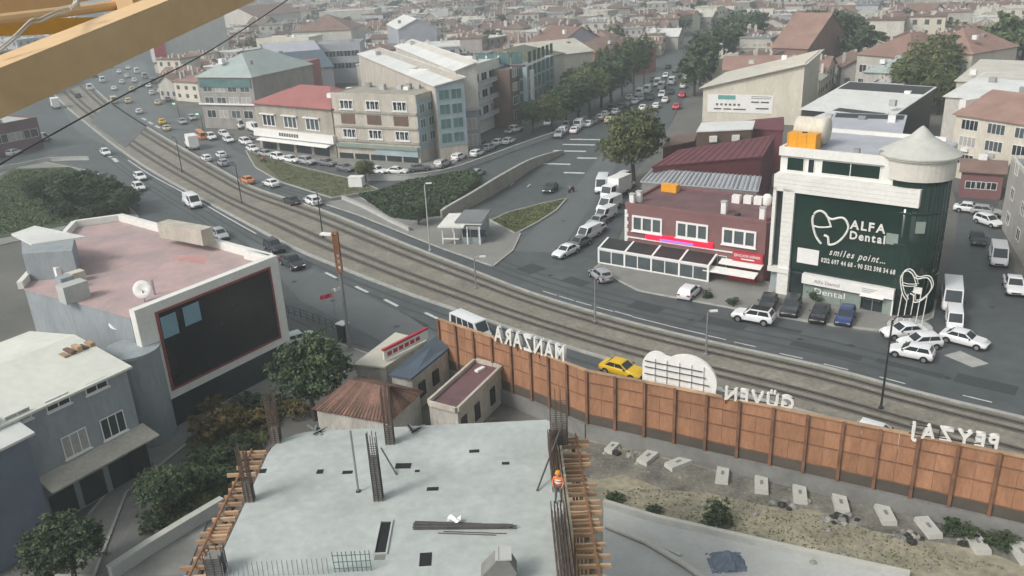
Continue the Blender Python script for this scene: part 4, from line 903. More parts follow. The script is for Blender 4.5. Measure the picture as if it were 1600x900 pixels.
# concrete skip at the lower edge
p = at(778, 905, ZS); r = thing('concrete_skip', 'grey wedge shaped concrete skip at the lower edge of the slab', 'skip', p)
mb = MB(); hw = .85; prof = [(-.7, .05), (.5, .05), (.85, .6), (.55, 1.25), (.1, 1.4), (-.7, .5)]
n = len(prof); vs = [(p.x+s, p.y-hw*.5, p.z+z) for s, z in prof]+[(p.x+s, p.y+hw*.5, p.z+z) for s, z in prof]
mb.add(vs, [tuple(range(n)), tuple(range(n, 2*n))[::-1]]+[((i+1) % n, i, i+n, (i+1) % n+n) for i in range(n)]); mb.build('skip_body', 'concrete_dark', r)
MB().box(p+Vector((.3, 0, 1.36)), (.7, .9, .06)).build('skip_lip', 'concrete', r); MB().box(p+UP*.02, (1.4, 1.0, .05)).build('skip_base', 'dark_metal', r)
# ------------------------------------------------------------------ worker
def person(label, loc, rz):
    root = thing('person', label, 'person', loc, None, rz)
    J = {'pel': (0, 0, .95, .15, .12), 'waist': (0, 0, 1.12, .15, .11), 'chest': (0, .02, 1.34, .18, .125), 'neck': (0, .03, 1.5, .065, .065), 'head': (0, .05, 1.62, .085, .1), 'crown': (0, .05, 1.72, .08, .09),
         'hl': (-.1, 0, .88, .1, .1), 'kl': (-.12, .04, .5, .07, .07), 'al': (-.13, -.03, .1, .05, .05), 'tl': (-.14, .12, .05, .045, .04),
         'hr': (.1, 0, .88, .1, .1), 'kr': (.12, .1, .5, .07, .07), 'ar': (.14, .12, .1, .05, .05), 'tr': (.15, .27, .05, .045, .04),
         'sl': (-.2, .02, 1.4, .065, .065), 'el': (-.27, .02, 1.14, .05, .05), 'wl': (-.22, .2, .98, .038, .038), 'fl': (-.2, .28, .95, .035, .03),
         'sr': (.2, .02, 1.4, .065, .065), 'er': (.28, .04, 1.14, .05, .05), 'wr': (.22, .22, 1.02, .038, .038), 'fr': (.2, .3, 1.0, .035, .03)}
    E_ = ['pel waist', 'waist chest', 'chest neck', 'neck head', 'head crown', 'pel hl', 'hl kl', 'kl al', 'al tl', 'pel hr', 'hr kr', 'kr ar', 'ar tr', 'chest sl', 'sl el', 'el wl', 'wl fl', 'chest sr', 'sr er', 'er wr', 'wr fr']
    k = list(J); me = bpy.data.meshes.new('body'); me.from_pydata([J[x][:3] for x in k], [tuple(k.index(y) for y in e.split()) for e in E_], [])
    o = link('body_tmp', me); o.modifiers.new('s', 'SKIN'); sub = o.modifiers.new('d', 'SUBSURF'); sub.levels = 2
    for v, x in zip(me.skin_vertices[0].data, k): v.radius = J[x][3:]; v.use_root = (x == 'pel')
    dg = bpy.context.evaluated_depsgraph_get(); dg.update(); m2 = bpy.data.meshes.new_from_object(o.evaluated_get(dg)); bpy.data.objects.remove(o)
    m2.materials.clear()
    for mn, c in (('trousers', (.12, .115, .11)), ('hi_vis', (.75, .2, .07)), ('skin', (.42, .26, .18)), ('boots', (.05, .04, .035))): m2.materials.append(mat(mn, c, .8, scale=4))
    for p in m2.polygons:
        c = p.center; p.use_smooth = True
        p.material_index = 3 if c.z < .13 else 0 if c.z < 1.0 and abs(c.x) < .2 else 2 if (c.z > 1.48 or (abs(c.x) > .17 and c.z < 1.1)) else 1
    link('body', m2, root)
    mb = MB().lathe((0, .05, 1.66), [(.15, 0), (.135, .01), (.13, .08), (.1, .14), (.03, .17)], 16); m = bpy.data.meshes.new('helmet'); m.from_pydata(mb.v, [], mb.f); m.materials.append(mat('helmet_orange', (.8, .32, .04), .4, scale=4)); link('helmet', m, root)
    mb = MB(); 
    for z in (1.15, 1.3): mb.lathe((0, .012, z), [(.2, 0), (.2, .035)], 16)
    mb.v = [(x, .012+(y-.012)*.8, z) for x, y, z in mb.v]; m = bpy.data.meshes.new('reflective_band'); m.from_pydata(mb.v, [], mb.f); m.materials.append(MATS['sign_white']); link('reflective_band', m, root)
p = at(886, 783, ZS); person('worker in orange vest and orange helmet standing on the slab edge', (1.8, p.y, ZS), math.radians(160))
# ================================================================== MID-DISTANCE BUILDINGS
def base2(l, r, tv=None):
    a, b = at(*l), at(*r); return a, b, (height_at(a, tv) if tv is not None else None)
# red roofed shop house
a, b, h = base2((408, 232), (527, 247), 160)
r, f = block('shop_house', 'two storey shop house with red hipped roof and white fascia sign', a, b, h, 15, 'hip', 'beige', 'redroof', 3.2, None, over=.6)
for i in range(3): window(r, f, 2.2+i*7.0, h*.52, 4.2, 2.6, mull=2, gm='glass_mid', dep=.12, t=.2); MB().fb(f, 1.9+i*7, 6.7+i*7, .01, .6, h*.52+2.65, h*.52+2.85).build('window_hood', 'white_paint', r)
MB().fb(f, -.6, f.L+.4, .01, .9, h*.3, h*.46).build('fascia_sign', 'sign_white', r); [MB().fb(f, 8+k*.8, 8.6+k*.8, .901, .92, h*.35, h*.35+.75).build('sign_mark', 'ink', r) for k in range(8)]
MB().hexa(f.P(1.2, .01, h*.27), f.e*(f.L-2), f.n*2-UP*.4, UP*.15).build('awning', 'sign_white', r)
for i in range(4): MB().fb(f, 1+i*5.6, 5.6+i*5.6, .01, .12, .2, h*.24).build('shop_window', 'glass', r)
# beige apartment block
a, b, h = base2((529, 247), (658, 256), 147)
r, f = block('apartment_block', 'beige three storey apartment block with rows of white barred windows', a, b, h, 10.5, 'flat', 'beige_light', 'beige', parapet=.3, clutter=6)
for row, z in enumerate((h*.34, h*.56, h*.78)):
    MB().fb(f, 0, f.L, .005, .25, z-.75, z-.35).build('floor_band', 'beige', r)
    for i in range(3):
        s = 2.0+i*6.5
        if row == 1: MB().fb(f, s, s+3.4, .005, .1, z, z+1.9).build('shutter', 'wood_dark', r)
        else:
            wq = window(r, f, s, z, 3.4, 1.9, mull=2, gm='glass', dep=.12, t=.16)
            for k in range(5): MB().fb(f, s+.3+k*.68, s+.38+k*.68, .14, .2, z+.1, z+1.2).build('bar', 'white_paint', wq)
            MB().fb(f, s-.2, s+3.6, .13, .3, z-.2, z-.05).build('sill', 'white_paint', wq)
MB().fb(f, .3, f.L-.2, .01, .7, h*.2, h*.25).build('shop_canopy', 'shop_glass', r); MB().fb(f, 10, f.L-.3, .01, .4, h*.1, h*.195).build('shop_sign', 'pale_blue', r)
for i in range(5): MB().fb(f, .5+i*4, 4+i*4, .01, .12, .15, h*.095).build('shop_window', 'glass', r)
fs = f.side(True, 10.5); MB().fb(fs, .02, 10.4, .004, .12, h*.2, h*.95).build('side_cladding', 'pale_blue', r)
for i in range(3):
    for z in (h*.3, h*.52, h*.74): window(r, Frame(fs.P(0, .12, 0), fs.P(10.5, .12, 0), (60, 100)), .8+i*3.2, z, 2.0, 1.8, mull=1, gm='glass_teal')
# pale glazed block at the corner of the side road
P0 = at(672, 250); P1 = at(716, 217)
P0 = at(722, 222); P1 = at(792, 190); h = height_at(P0, 112)
r, f = block('balcony_block', 'white apartment block with dark red stripe and white balconies', P0, P1, h, 12, 'flat', 'white_wall', 'white_roof', toward=(60, 150), clutter=2)
MB().fb(f, f.L*.12, f.L*.24, .005, .15, 3, h*.95).build('red_panel', 'maroon', r)
for k in range(3):
    z = 3.6+k*(h-4)/3; MB().fb(f, f.L*.26, f.L*.98, .01, 1.5, z, z+.2).build('balcony', 'white_wall', r); MB().fb(f, f.L*.26, f.L*.98, 1.42, 1.5, z+.2, z+1.1).build('balcony_rail', 'lav_wall', r)
    for i in range(4): window(r, f, f.L*.3+i*f.L*.17, z+.4, f.L*.12, 2.0, mull=1, gm='glass')
P0 = at(826, 194); P1 = at(868, 168); h = height_at(P0, 108)
r, f = block('glass_office', 'dark teal glass office block with white fin, among roadside trees', P0, P1, h, 14, 'flat', 'pale_blue', 'grey_roof', win=(6, 5, 2.4, 2.6, 1.5, 3.2), gm='glass_teal', fm='dark_metal', toward=(60, 160), swin={'l': (4, 5, 2.6, 2.6, 1.5, 3.2)}, clutter=3)
MB().fb(f, 2.0, 3.6, .01, .7, 2, h-.5).build('white_fin', 'white_wall', r)
P0 = at(800, 200); P1 = at(824, 190); h = height_at(P0, 112)
block('plum_block', 'narrow plum coloured block between the balcony block and the glass office', P0, P1, h, 10, 'flat', 'brown_roof', 'grey_roof', win=(2, 4, 2.4, 2, 2, 3.2), toward=(60, 150))
# long white roofed terraces running back from the corner
def terrace(name, label, l, r_, h, d, roof, wall, rm, rh=1.5, tow=(-80, 90), **k):
    return block(name, label, at(*l, h), at(*r_, h), h, d, roof, wall, rm, rh, toward=tow, **k)
t1_, f1_ = terrace('terrace', 'long building with white sloping roof and bare pinkish side wall', (560, 84), (680, 134), 15, 6, 'shed', 'beige_light', 'white_roof', 1.2)
t2_, f2_ = terrace('terrace', 'long bright white roofed building stepping back behind the beige apartments', (618, 72), (712, 110), 17, 4.5, 'shed', 'light_wall', 'white_roof', 1.5)
fs = f1_.side(True, 6); MB().fb(fs, .03, 5.95, .004, .15, 2.8, 15.2).build('end_cladding', 'pale_blue', t1_); fs2 = Frame(fs.P(0, .15, 0), fs.P(6, .15, 0), (60, 60))
for k in range(4):
    for q in (0, 1): window(t1_, fs2, .5+q*2.6, 3.4+k*2.9, 2.2, 2.0, mull=1, gm='glass_teal', fm='pale_blue')
fs = f2_.side(True, 4.5); MB().fb(fs, .05, 4.45, .004, .1, .1, 8.6).build('end_cladding', 'grey_wall', t2_); MB().fb(fs, -.1, 4.6, .004, .8, 8.62, 9.0).build('ledge', 'lav_wall', t2_)
for k in range(2): window(t2_, Frame(fs.P(0, .1, 0), fs.P(4.5, .1, 0), (60, 60)), .6, 1.2+k*3.4, 3.2, 2.4, mull=2, gm='glass')
def far(name, label, l, r_, h, d, roof='flat', wall='mid_wall', rm='grey_roof', rh=2, **k): return block(name, label, at(*l, h), at(*r_, h), h, d, roof, wall, rm, rh, **k)
far('olive_hall', 'hall with olive green hipped roof and cream eaves band', (722, 100), (806, 102), 13, 26, 'hip', 'cream', 'olive_roof', 3)
far('cream_hall', 'hall with broad cream roof behind the glass office', (778, 82), (832, 90), 12, 20, 'gable_end', 'cream', 'cream_roof', 3)
a, b, h = base2((322, 200), (406, 203), 120)
r, f = block('corner_office', 'grey corner office with pale green hipped roof and glazed upper floor', a, b, h, 26, 'hip', 'mid_wall', 'green_roof', 5, swin={'l': (5, 3, 3, 2, 3.5, 3.2)}, gm='glass_mid', win=(4, 3, 2.9, 2.0, 2.8, 3.3))
MB().fb(f, .5, f.L-.5, .1, .2, h-2.6, h-.6).build('glazed_strip', 'glass_teal', r); MB().fb(f, -.5, f.L+3, .1, .5, h*.47, h*.5).build('ledge', 'sign_white', r)
a, b = at(258, 108), at(362, 98)
r, f = block('blank_block', 'tall grey block with a bare windowless side wall under the crane beam', a, b, 34, 40, 'flat', 'concrete', 'grey_roof')
MB().fb(f, -3, 1.5, .02, .5, 5, 22).build('banner', 'red_sign', r)
P0 = at(412, 200); P1 = at(430, 190)
far('red_side_house', 'dark red rendered house wall between green roof and red roof', (405, 108), (438, 108), 12, 20, 'flat', 'redroof', 'grey_roof')
far('blue_hall', 'low hall with dark blue sloping sheet roof', (430, 112), (520, 104), 9, 30, 'shed', 'lav_wall', 'blue_roof', 6)
far('lavender_block', 'lavender grey long block behind the blue roof', (485, 72), (562, 68), 13, 14, 'flat', 'lav_wall', 'grey_roof', win=(6, 2, 3, 2, 5, 4))
far('brown_hip_house', 'wide house with brown hipped roof amid grey roofs', (455, 50), (548, 46), 12, 26, 'hip', 'light_wall', 'brown_roof', 6)
far('cream_block', 'low cream block with white flat roof beside the pale lane', (400, 62), (482, 60), 11, 12, 'flat', 'cream', 'white_roof', win=(5, 1, 3, 2, 6, 4))
far('silver_shed', 'silver sheet metal shed with pale gable', (622, 46), (682, 42), 11, 40, 'gable_end', 'lav_wall', 'white_roof', 4)
far('white_slab_roof', 'white flat roofed block near the top of the town', (498, 20), (585, 16), 11, 24, 'flat', 'light_wall', 'white_roof')
far('tan_gable_house', 'tan gabled house below the crane beam tip', (398, 26), (470, 18), 11, 30, 'gable', 'light_wall', 'terracotta', 6)
far('orange_gable_house', 'house with salmon gable roof and pale blue end wall', (826, 66), (872, 70), 10, 20, 'gable', 'lav_wall', 'terracotta', 5)
far('brown_roof_hall', 'hall with brown hipped roof and brick red wall beside tall trees', (872, 78), (952, 84), 8, 22, 'hip', 'redroof', 'brown_roof', 4)
# cream warehouse with slanting roof line
P0 = at(1097, 190); P1 = at(1250, 196)
f0 = Frame(P0, P1); h = height_at(P0, 137); h2 = height_at(P1, 98)-h
r, f = block('warehouse', 'large cream warehouse with slanting roof line and sign on its wall', P0, P1, h, 26, 'shed_side', 'cream', 'cream_roof', h2, over=.8)
MB().fb(f, f.L*.05, f.L*.72, .01, .08, h*.3, h*.82).build('wall_sign', 'sign_white', r)
MB().fb(f, f.L*.16, f.L*.34, .085, .12, h*.68, h*.8).build('sign_band', 'teal_sign', r)
[MB().fb(f, f.L*a_, f.L*b_, .085, .1, h*c_, h*(c_+.04)).build('sign_mark', 'ink', r) for a_, b_, c_ in ((.12, .2, .38), (.22, .3, .38), (.32, .45, .38), (.5, .58, .6), (.6, .68, .6), (.55, .68, .42))]
for k in range(2): MB().fb(f, f.L*.5, f.L*.7, .085, .1, h*(.72+.05*k), h*(.735+.05*k)).build('sign_line', 'ink', r)
for i in range(6): MB().fb(f, f.L*(.14+.045*i), f.L*(.165+.045*i), .085, .1, h*.5, h*.56).build('sign_picture', 'ink', r)
far('tall_brick_house', 'tall terracotta house rising behind the cream warehouse', (1206, 74), (1262, 76), 9, 30, 'gable', 'terracotta', 'terracotta', 9)
far('grey_shed', 'long shed with white sheet roof and black wall band', (1254, 170), (1392, 182), 7, 22, 'shed', 'dark_metal', 'white_roof', 2.5)
far('grey_shed', 'flat roofed black walled workshop behind the clinic tanks', (1262, 188), (1335, 198), 7, 10, 'shed', 'dark_metal', 'white_roof', 1)
far('grey_shed', 'lavender roofed workshop with dark front just behind the clinic', (1292, 207), (1405, 212), 8, 12, 'shed', 'dark_metal', 'lav_wall', 1.2)
far('villa', 'pale villa with hipped grey green roof among trees', (1350, 112), (1440, 116), 9, 16, 'hip', 'light_wall', 'green_roof', 3, win=(4, 2, 2, 1.6, 1.5, 3))
far('villa', 'small white house in front of the villa with hipped roof', (1362, 132), (1412, 134), 7, 10, 'flat', 'lav_wall', 'white_roof', win=(3, 1, 2, 1.6, 2, 3))
far('long_red_roof', 'long house with brick red hipped roof at the tree line', (1340, 84), (1430, 92), 11, 20, 'hip', 'light_wall', 'terracotta', 5, win=(6, 2, 2.2, 2, 3, 3.5))
far('long_red_roof', 'long cream house with red roof beside the dark trees', (1430, 78), (1520, 84), 11, 20, 'hip', 'cream', 'terracotta', 5, win=(6, 2, 2.2, 2, 3, 3.5))
# cream apartments at the right
P0 = at(1480, 275); P1 = at(1640, 310); h = height_at(P0, 178)
r, f = block('cream_apartments', 'cream apartment house with dark windows and pinkish roof near the alley', P0, P1, h, 18, 'gable', 'cream', 'terracotta', 3.0)
for row, z in enumerate((h*.24, h*.52, h*.78)):
    for i in range(5): window(r, f, 1.2+i*4.6, z, 3.0, 1.7, mull=3, gm='glass', dep=.08); 
for i in range(4): MB().fb(f, 2.0+i*4.6, 3.2+i*4.6, .01, .5, h*.45, h*.5).build('air_unit', 'sign_white', r)
fs = f.side(False, 18); MB().fb(fs, 9, 16, .01, 1.2, 1, h+2).build('stair_bay', 'white_wall', r)
far('white_hall', 'hall with white stepped roof sheets above the cream apartments', (1478, 150), (1610, 160), 10, 20, 'shed', 'light_wall', 'white_roof', 2)
far('white_hall', 'long pale roofed hall above the stepped white roofs', (1495, 126), (1620, 132), 10, 20, 'shed', 'light_wall', 'cream_roof', 2)
P0 = at(1562, 352); P1 = at(1660, 520)
r, f = block('alley_house', 'pale rendered house lining the alley at the picture edge', P0, P1, height_at(P0, 248), 10, 'flat', 'light_wall', 'grey_roof', toward=(20, 60), win=(5, 3, 2.0, 1.6, 1.5, 3.4))
P0 = at(1497, 308); P1 = at(1562, 313)
block('brick_annex', 'low brown brick annex closing the end of the alley', P0, P1, 4.2, 7, 'gable', 'pinkwall', 'brown_roof', 1.2, win=(3, 1, 1.6, 1.2, 1.5, 3))
# shops at the left edge
far('roadside_shop', 'low shop with red brown walls under the crane beam', (-70, 210), (58, 186), 7, 20, 'flat', 'maroon_roof', 'concrete', win=(5, 1, 4, 2, 3, 3))
# ================================================================== SMALL STREET FURNITURE
def shelter():
    pts = [at(u, v) for u, v in ((690, 383), (752, 384), (765, 366), (705, 362))]; c = sum(pts, Vector())/4
    r = thing('tram_kiosk', 'small grey pavilion with white canopy edges on the pavement island', 'shelter', c)
    f = Frame(pts[0], pts[1]); D_ = (pts[3]-pts[0]).length
    for s in (.2, f.L*.33, f.L*.66, f.L-.2):
        for o in (-.2, -D_+.3): MB().fb(f, s-.08, s+.08, o-.08, o+.08, .12, 2.7).build('post', 'white_paint', r)
    MB().fb(f, -.3, f.L*.6, -D_, .4, 2.7, 2.9).build('canopy', 'white_wall', r); MB().fb(f, f.L*.35, f.L+.2, -D_-.3, -.4, 3.2, 3.4).build('upper_roof', 'grey_roof', r)
    MB().fb(f, f.L*.36, f.L+.1, -D_-.2, -.5, 2.91, 3.19).build('fascia', 'white_wall', r); MB().fb(f, f.L*.5, f.L-.1, -D_, -.6, .12, 2.69).build('cabin', 'grey_wall', r)
    for i in range(3): MB().fb(f, f.L*.53+i*1.2, f.L*.53+1+i*1.2, -.598, -.55, 1.1, 2.2).build('pane', 'glass', r)
    MB().fb(f, .3, f.L*.45, -.3, .1, .9, 1.0).build('counter', 'sign_white', r)
shelter()
def box_thing(name, label, cat, u, v, size, m, rz=0, lid=None):
    p = at(u, v); r = thing(name, label, cat, p); MB().box(p+UP*size[2]/2, size, rz).build('cabinet', m, r)
    MB().box(p+UP*(size[2]+.06), (size[0]+.12, size[1]+.12, .12), rz).build('lid', lid or m, r); return r
box_thing('street_cabinet', 'white box shaped cabinet standing on the verge before the beige apartments', 'cabinet', 558, 292, (2.6, 1.6, 1.9), 'white_paint', -.2, 'sign_white')
box_thing('street_cabinet', 'grey cabinet with pale lid beside the orange topped mast', 'cabinet', 538, 532, (1.0, .9, 2.0), 'dark_metal', -.6, 'sign_white')
def lamp(label, u, v, h, arm=1.2, m='steel', head='sign_white', n=1, rz=0, cat='street lamp'):
    p = at(u, v); r = thing('street_lamp', label, cat, p); MB().lathe(p, [(.2, 0), (.2, .3), (.1, .35), (.075, h)], 10).build('pole', m, r)
    for k in range(n):
        a = rz+k*math.pi; d = Vector((math.cos(a), math.sin(a), 0)); t = p+UP*h
        MB().tube(spline([t-UP*.3, t+d*arm*.3+UP*.25, t+d*arm+UP*.3], 4), .05, 6).build('arm', m, r)
        MB().hexa(t+d*arm*.8+UP*.2+d.cross(UP)*-.16, d*.75, d.cross(UP)*.32, UP*.14).build('lamp_head', head, r)
    return r
lamp('grey street lamp with round white head behind the cloud board', 1103, 556, 4.6, .25, n=1)
lamp('thin dark tram mast in front of the parked white cars', 1376, 640, 8.5, 1.0, 'dark_metal', 'dark_metal')
lamp('tall pale mast standing at the foot of the grass bank', 672, 392, 9.5, .3, 'concrete', 'sign_white')
lamp('slim dark mast on the tram strip opposite the restaurant terrace', 930, 505, 5.2, .4, 'steel', 'steel')
lamp('thin mast on the tram strip opposite the white van', 285, 270, 7, .8, 'dark_metal', 'dark_metal', rz=2.4)
lamp('thin mast on the tram strip beyond the low pink roof', 378, 318, 7, .8, 'dark_metal', 'dark_metal', rz=2.4)
lamp('thin mast beside the kerb in front of the corner cars', 505, 372, 7, .8, 'dark_metal', 'dark_metal', rz=2.4)
lamp('white headed lamp leaning over the junction beside the tram strip', 744, 452, 4.0, .8, 'steel', 'sign_white')
lamp('thin lamp above the wall behind the cream apartments', 1470, 160, 9, .6, 'steel', 'sign_white')
for u, v, lb in ((281, 172, 'lit green lamp before the corner office'), (318, 190, 'lit green lamp nearer the white box truck')): lamp(lb, u, v+14, 4.0, .7, 'dark_metal', 'lamp_green', rz=3)
# orange topped mast
p = at(547, 548); r = thing('mast', 'grey mast with rusty orange box frame at its top', 'mast', p); hM = height_at(p, 362)
MB().lathe(p, [(.45, 0), (.45, .25), (.2, .3), (.18, hM*.68)], 10).build('pole', 'concrete_dark', r)
for i in range(4):
    a = math.pi/4+i*math.pi/2; q = p+Vector((math.cos(a)*.34, math.sin(a)*.34, hM*.68)); MB().hexa(q-Vector((.05, .05, 0)), Vector((.1, 0, 0)), Vector((0, .1, 0)), UP*hM*.32).build('corner_post', 'rust', r)
for k in range(7): MB().box(p+UP*(hM*.68+k*hM*.053), (.62, .62, .1)).build('cross_frame', 'rust', r)
MB().box(p+UP*hM*.9, (.5, .5, hM*.14)).build('orange_box', 'rust', r); MB().box(p+Vector((-.9, .2, hM*.98)), (1.3, .5, .2), -.4).build('floodlight', 'sign_white', r)
# flags by the road
p = at(523, 492); r = thing('flag_pole', 'short pole with a drooping red and white flag by the road', 'flag', p)
MB().tube([p, p+UP*3.2+Vector((.15, 0, 0))], .04, 6).build('pole', 'steel', r)
def cloth(name, q, du, dv, m, parent, nx=8, ny=5):
    mb = MB()
    for i in range(nx+1):
        for j in range(ny+1): mb.v.append(tuple(q+du*(i/nx)+dv*(j/ny)+Vector((0, .12*math.sin(i*1.1), -.25*(i/nx)**2))))
    mb.f = [(i*(ny+1)+j, (i+1)*(ny+1)+j, (i+1)*(ny+1)+j+1, i*(ny+1)+j+1) for i in range(nx) for j in range(ny)]
    return mb.build(name, m, parent)
cloth('red_cloth', p+UP*2.2, Vector((-1.5, .2, -.1)), UP*.5, 'flag_red', r); cloth('white_cloth', p+UP*2.75, Vector((.9, .3, .4)), UP*.45, 'sign_white', r)
# railings of the pavement by the screen building
pts = [at(u, v) for u, v in ((442, 488), (480, 500), (520, 515), (548, 527))]
r = thing('railing', 'dark pedestrian railing along the kerb by the screen building', 'railing', pts[1])
for a, b in zip(pts[:-1], pts[1:]):
    for k in range(4): q = a.lerp(b, k/4); MB().tube([q, q+UP*1.1], .035, 5).build('post', 'dark_metal', r)
    for z in (.3, .7, 1.08): MB().tube([a+UP*z, b+UP*z], .03, 5).build('rail', 'dark_metal', r)
# crane rope crossing the view, crane members beside the camera
def box_beam(name, p0, p1, hw, hh, m, parent, roll=0):
    d = (p1-p0); x = d.cross(UP).normalized(); y = x.cross(d).normalized(); x2 = x*math.cos(roll)+y*math.sin(roll); y2 = y*math.cos(roll)-x*math.sin(roll)
    return MB().hexa(p0-x2*hw-y2*hh, x2*2*hw, y2*2*hh, d).build(name, m, parent)
cr = thing('crane_jib', 'yellow ochre steel crane members crossing the upper corner close to the camera', 'crane', atY(0, 140, 4.4))
p0 = atY(-160, 203, 4.0); p1 = atY(520, -86, 8.0)
box_beam('main_chord', p0, p1, .115, .115, 'crane', cr)
box_beam('brace', atY(-60, 45, 5.2), atY(175, 38, 6.3), .045, .05, 'crane_bright', cr)
box_beam('upper_chord', atY(-80, 24, 5.6), atY(230, -38, 7.2), .1, .075, 'crane', cr)
MB().tube([atY(-60, 38, 5.0), atY(120, 16, 5.7), atY(300, -8, 6.6)], .033, 10).build('tube_brace', 'crane', cr)
box_beam('post', atY(200, 28, 5.85), atY(178, -60, 6.2), .05, .05, 'crane', cr)
rp = thing('rope', 'pale frayed rope tied over the crane members', 'rope', atY(50, 32, 4.9))
for dv in (0, 6): MB().tube(spline([atY(-8, 80+dv, 4.6), atY(22, 56+dv, 4.7), atY(48, 31+dv, 4.75), atY(62, 29+dv, 4.8), atY(88, 17+dv, 5.0), atY(112, 10+dv, 5.3), atY(118, -8+dv, 5.4)], 5), .0055, 6).build('strand', 'rope', rp)
for k in range(4): MB().tube([atY(110+k*3, 12-k*2, 5.2), atY(124-k, 8-k*3, 5.25)], .009, 6).build('knot', 'rope', rp)
tag(MB().tube(spline([atY(-60, 292, 13), atY(60, 222, 16), atY(200, 145, 20), atY(330, 78, 26), atY(470, -14, 34)], 6), .018, 6).build('crane_cable', 'dark_metal'), 'dark crane cable slanting across the road below the yellow beam', 'cable')
# ================================================================== VEHICLES
KIND = {  # length, half width, stations (x, zlow, zbelt, width factor), cabin bottom x0 x1, top x0 x1, roof z, side panes, wheel r
 'sedan': (4.5, .88, [(-2.25, .42, .72, .82), (-2.1, .28, .93, .95), (-1.2, .22, .98, 1), (.7, .22, .95, 1), (1.75, .24, .84, .97), (2.15, .3, .68, .88), (2.25, .4, .58, .78)], (-1.75, .95), (-1.05, .2), 1.45, 2, .32),
 'hatch': (4.1, .87, [(-2.05, .42, .85, .86), (-1.95, .28, .98, .95), (-1.0, .22, 1.0, 1), (.6, .22, .97, 1), (1.55, .24, .86, .97), (1.95, .3, .7, .88), (2.05, .4, .6, .78)], (-1.95, .95), (-1.6, .15), 1.5, 2, .32),
 'suv': (4.5, .93, [(-2.25, .5, .95, .88), (-2.15, .34, 1.08, .96), (-1.0, .3, 1.1, 1), (.7, .3, 1.08, 1), (1.8, .32, .98, .97), (2.15, .38, .8, .9), (2.25, .45, .7, .82)], (-2.15, 1.0), (-1.8, .3), 1.68, 2, .37),
 'van': (5.3, 1.0, [(-2.65, .45, 1.2, .94), (-2.55, .32, 1.25, 1), (-.5, .28, 1.25, 1), (1.4, .28, 1.2, 1), (2.2, .3, 1.05, .96), (2.55, .36, .85, .88), (2.65, .45, .7, .8)], (-2.55, 2.05), (-2.45, 1.15), 2.25, 3, .36),
 'minibus': (6.0, 1.05, [(-3.0, .45, 1.25, .95), (-2.9, .34, 1.3, 1), (0, .3, 1.3, 1), (2.2, .3, 1.25, 1), (2.75, .32, 1.1, .96), (3.0, .45, .8, .86)], (-2.9, 2.6), (-2.8, 2.0), 2.6, 4, .38),
 'pickup': (5.2, .95, [(-2.6, .5, 1.0, .92), (-2.5, .38, 1.02, .98), (-.6, .34, 1.05, 1), (1.0, .34, 1.08, 1), (2.1, .36, .98, .97), (2.5, .42, .8, .9), (2.6, .5, .7, .82)], (-.9, 1.35), (-.7, .6), 1.75, 2, .38),
 'bus': (11.0, 1.25, [(-5.5, .45, 1.3, .97), (-5.4, .35, 1.35, 1), (0, .35, 1.35, 1), (5.2, .35, 1.35, 1), (5.5, .42, 1.2, .95)], (-5.45, 5.4), (-5.4, 5.2), 3.0, 7, .48),
 'truck': (6.6, 1.1, [(1.0, .5, 1.4, 1), (2.9, .5, 1.4, 1), (3.2, .5, 1.25, .95), (3.3, .55, 1.0, .9)], (1.1, 3.2), (1.15, 2.85), 2.5, 1, .45),
}
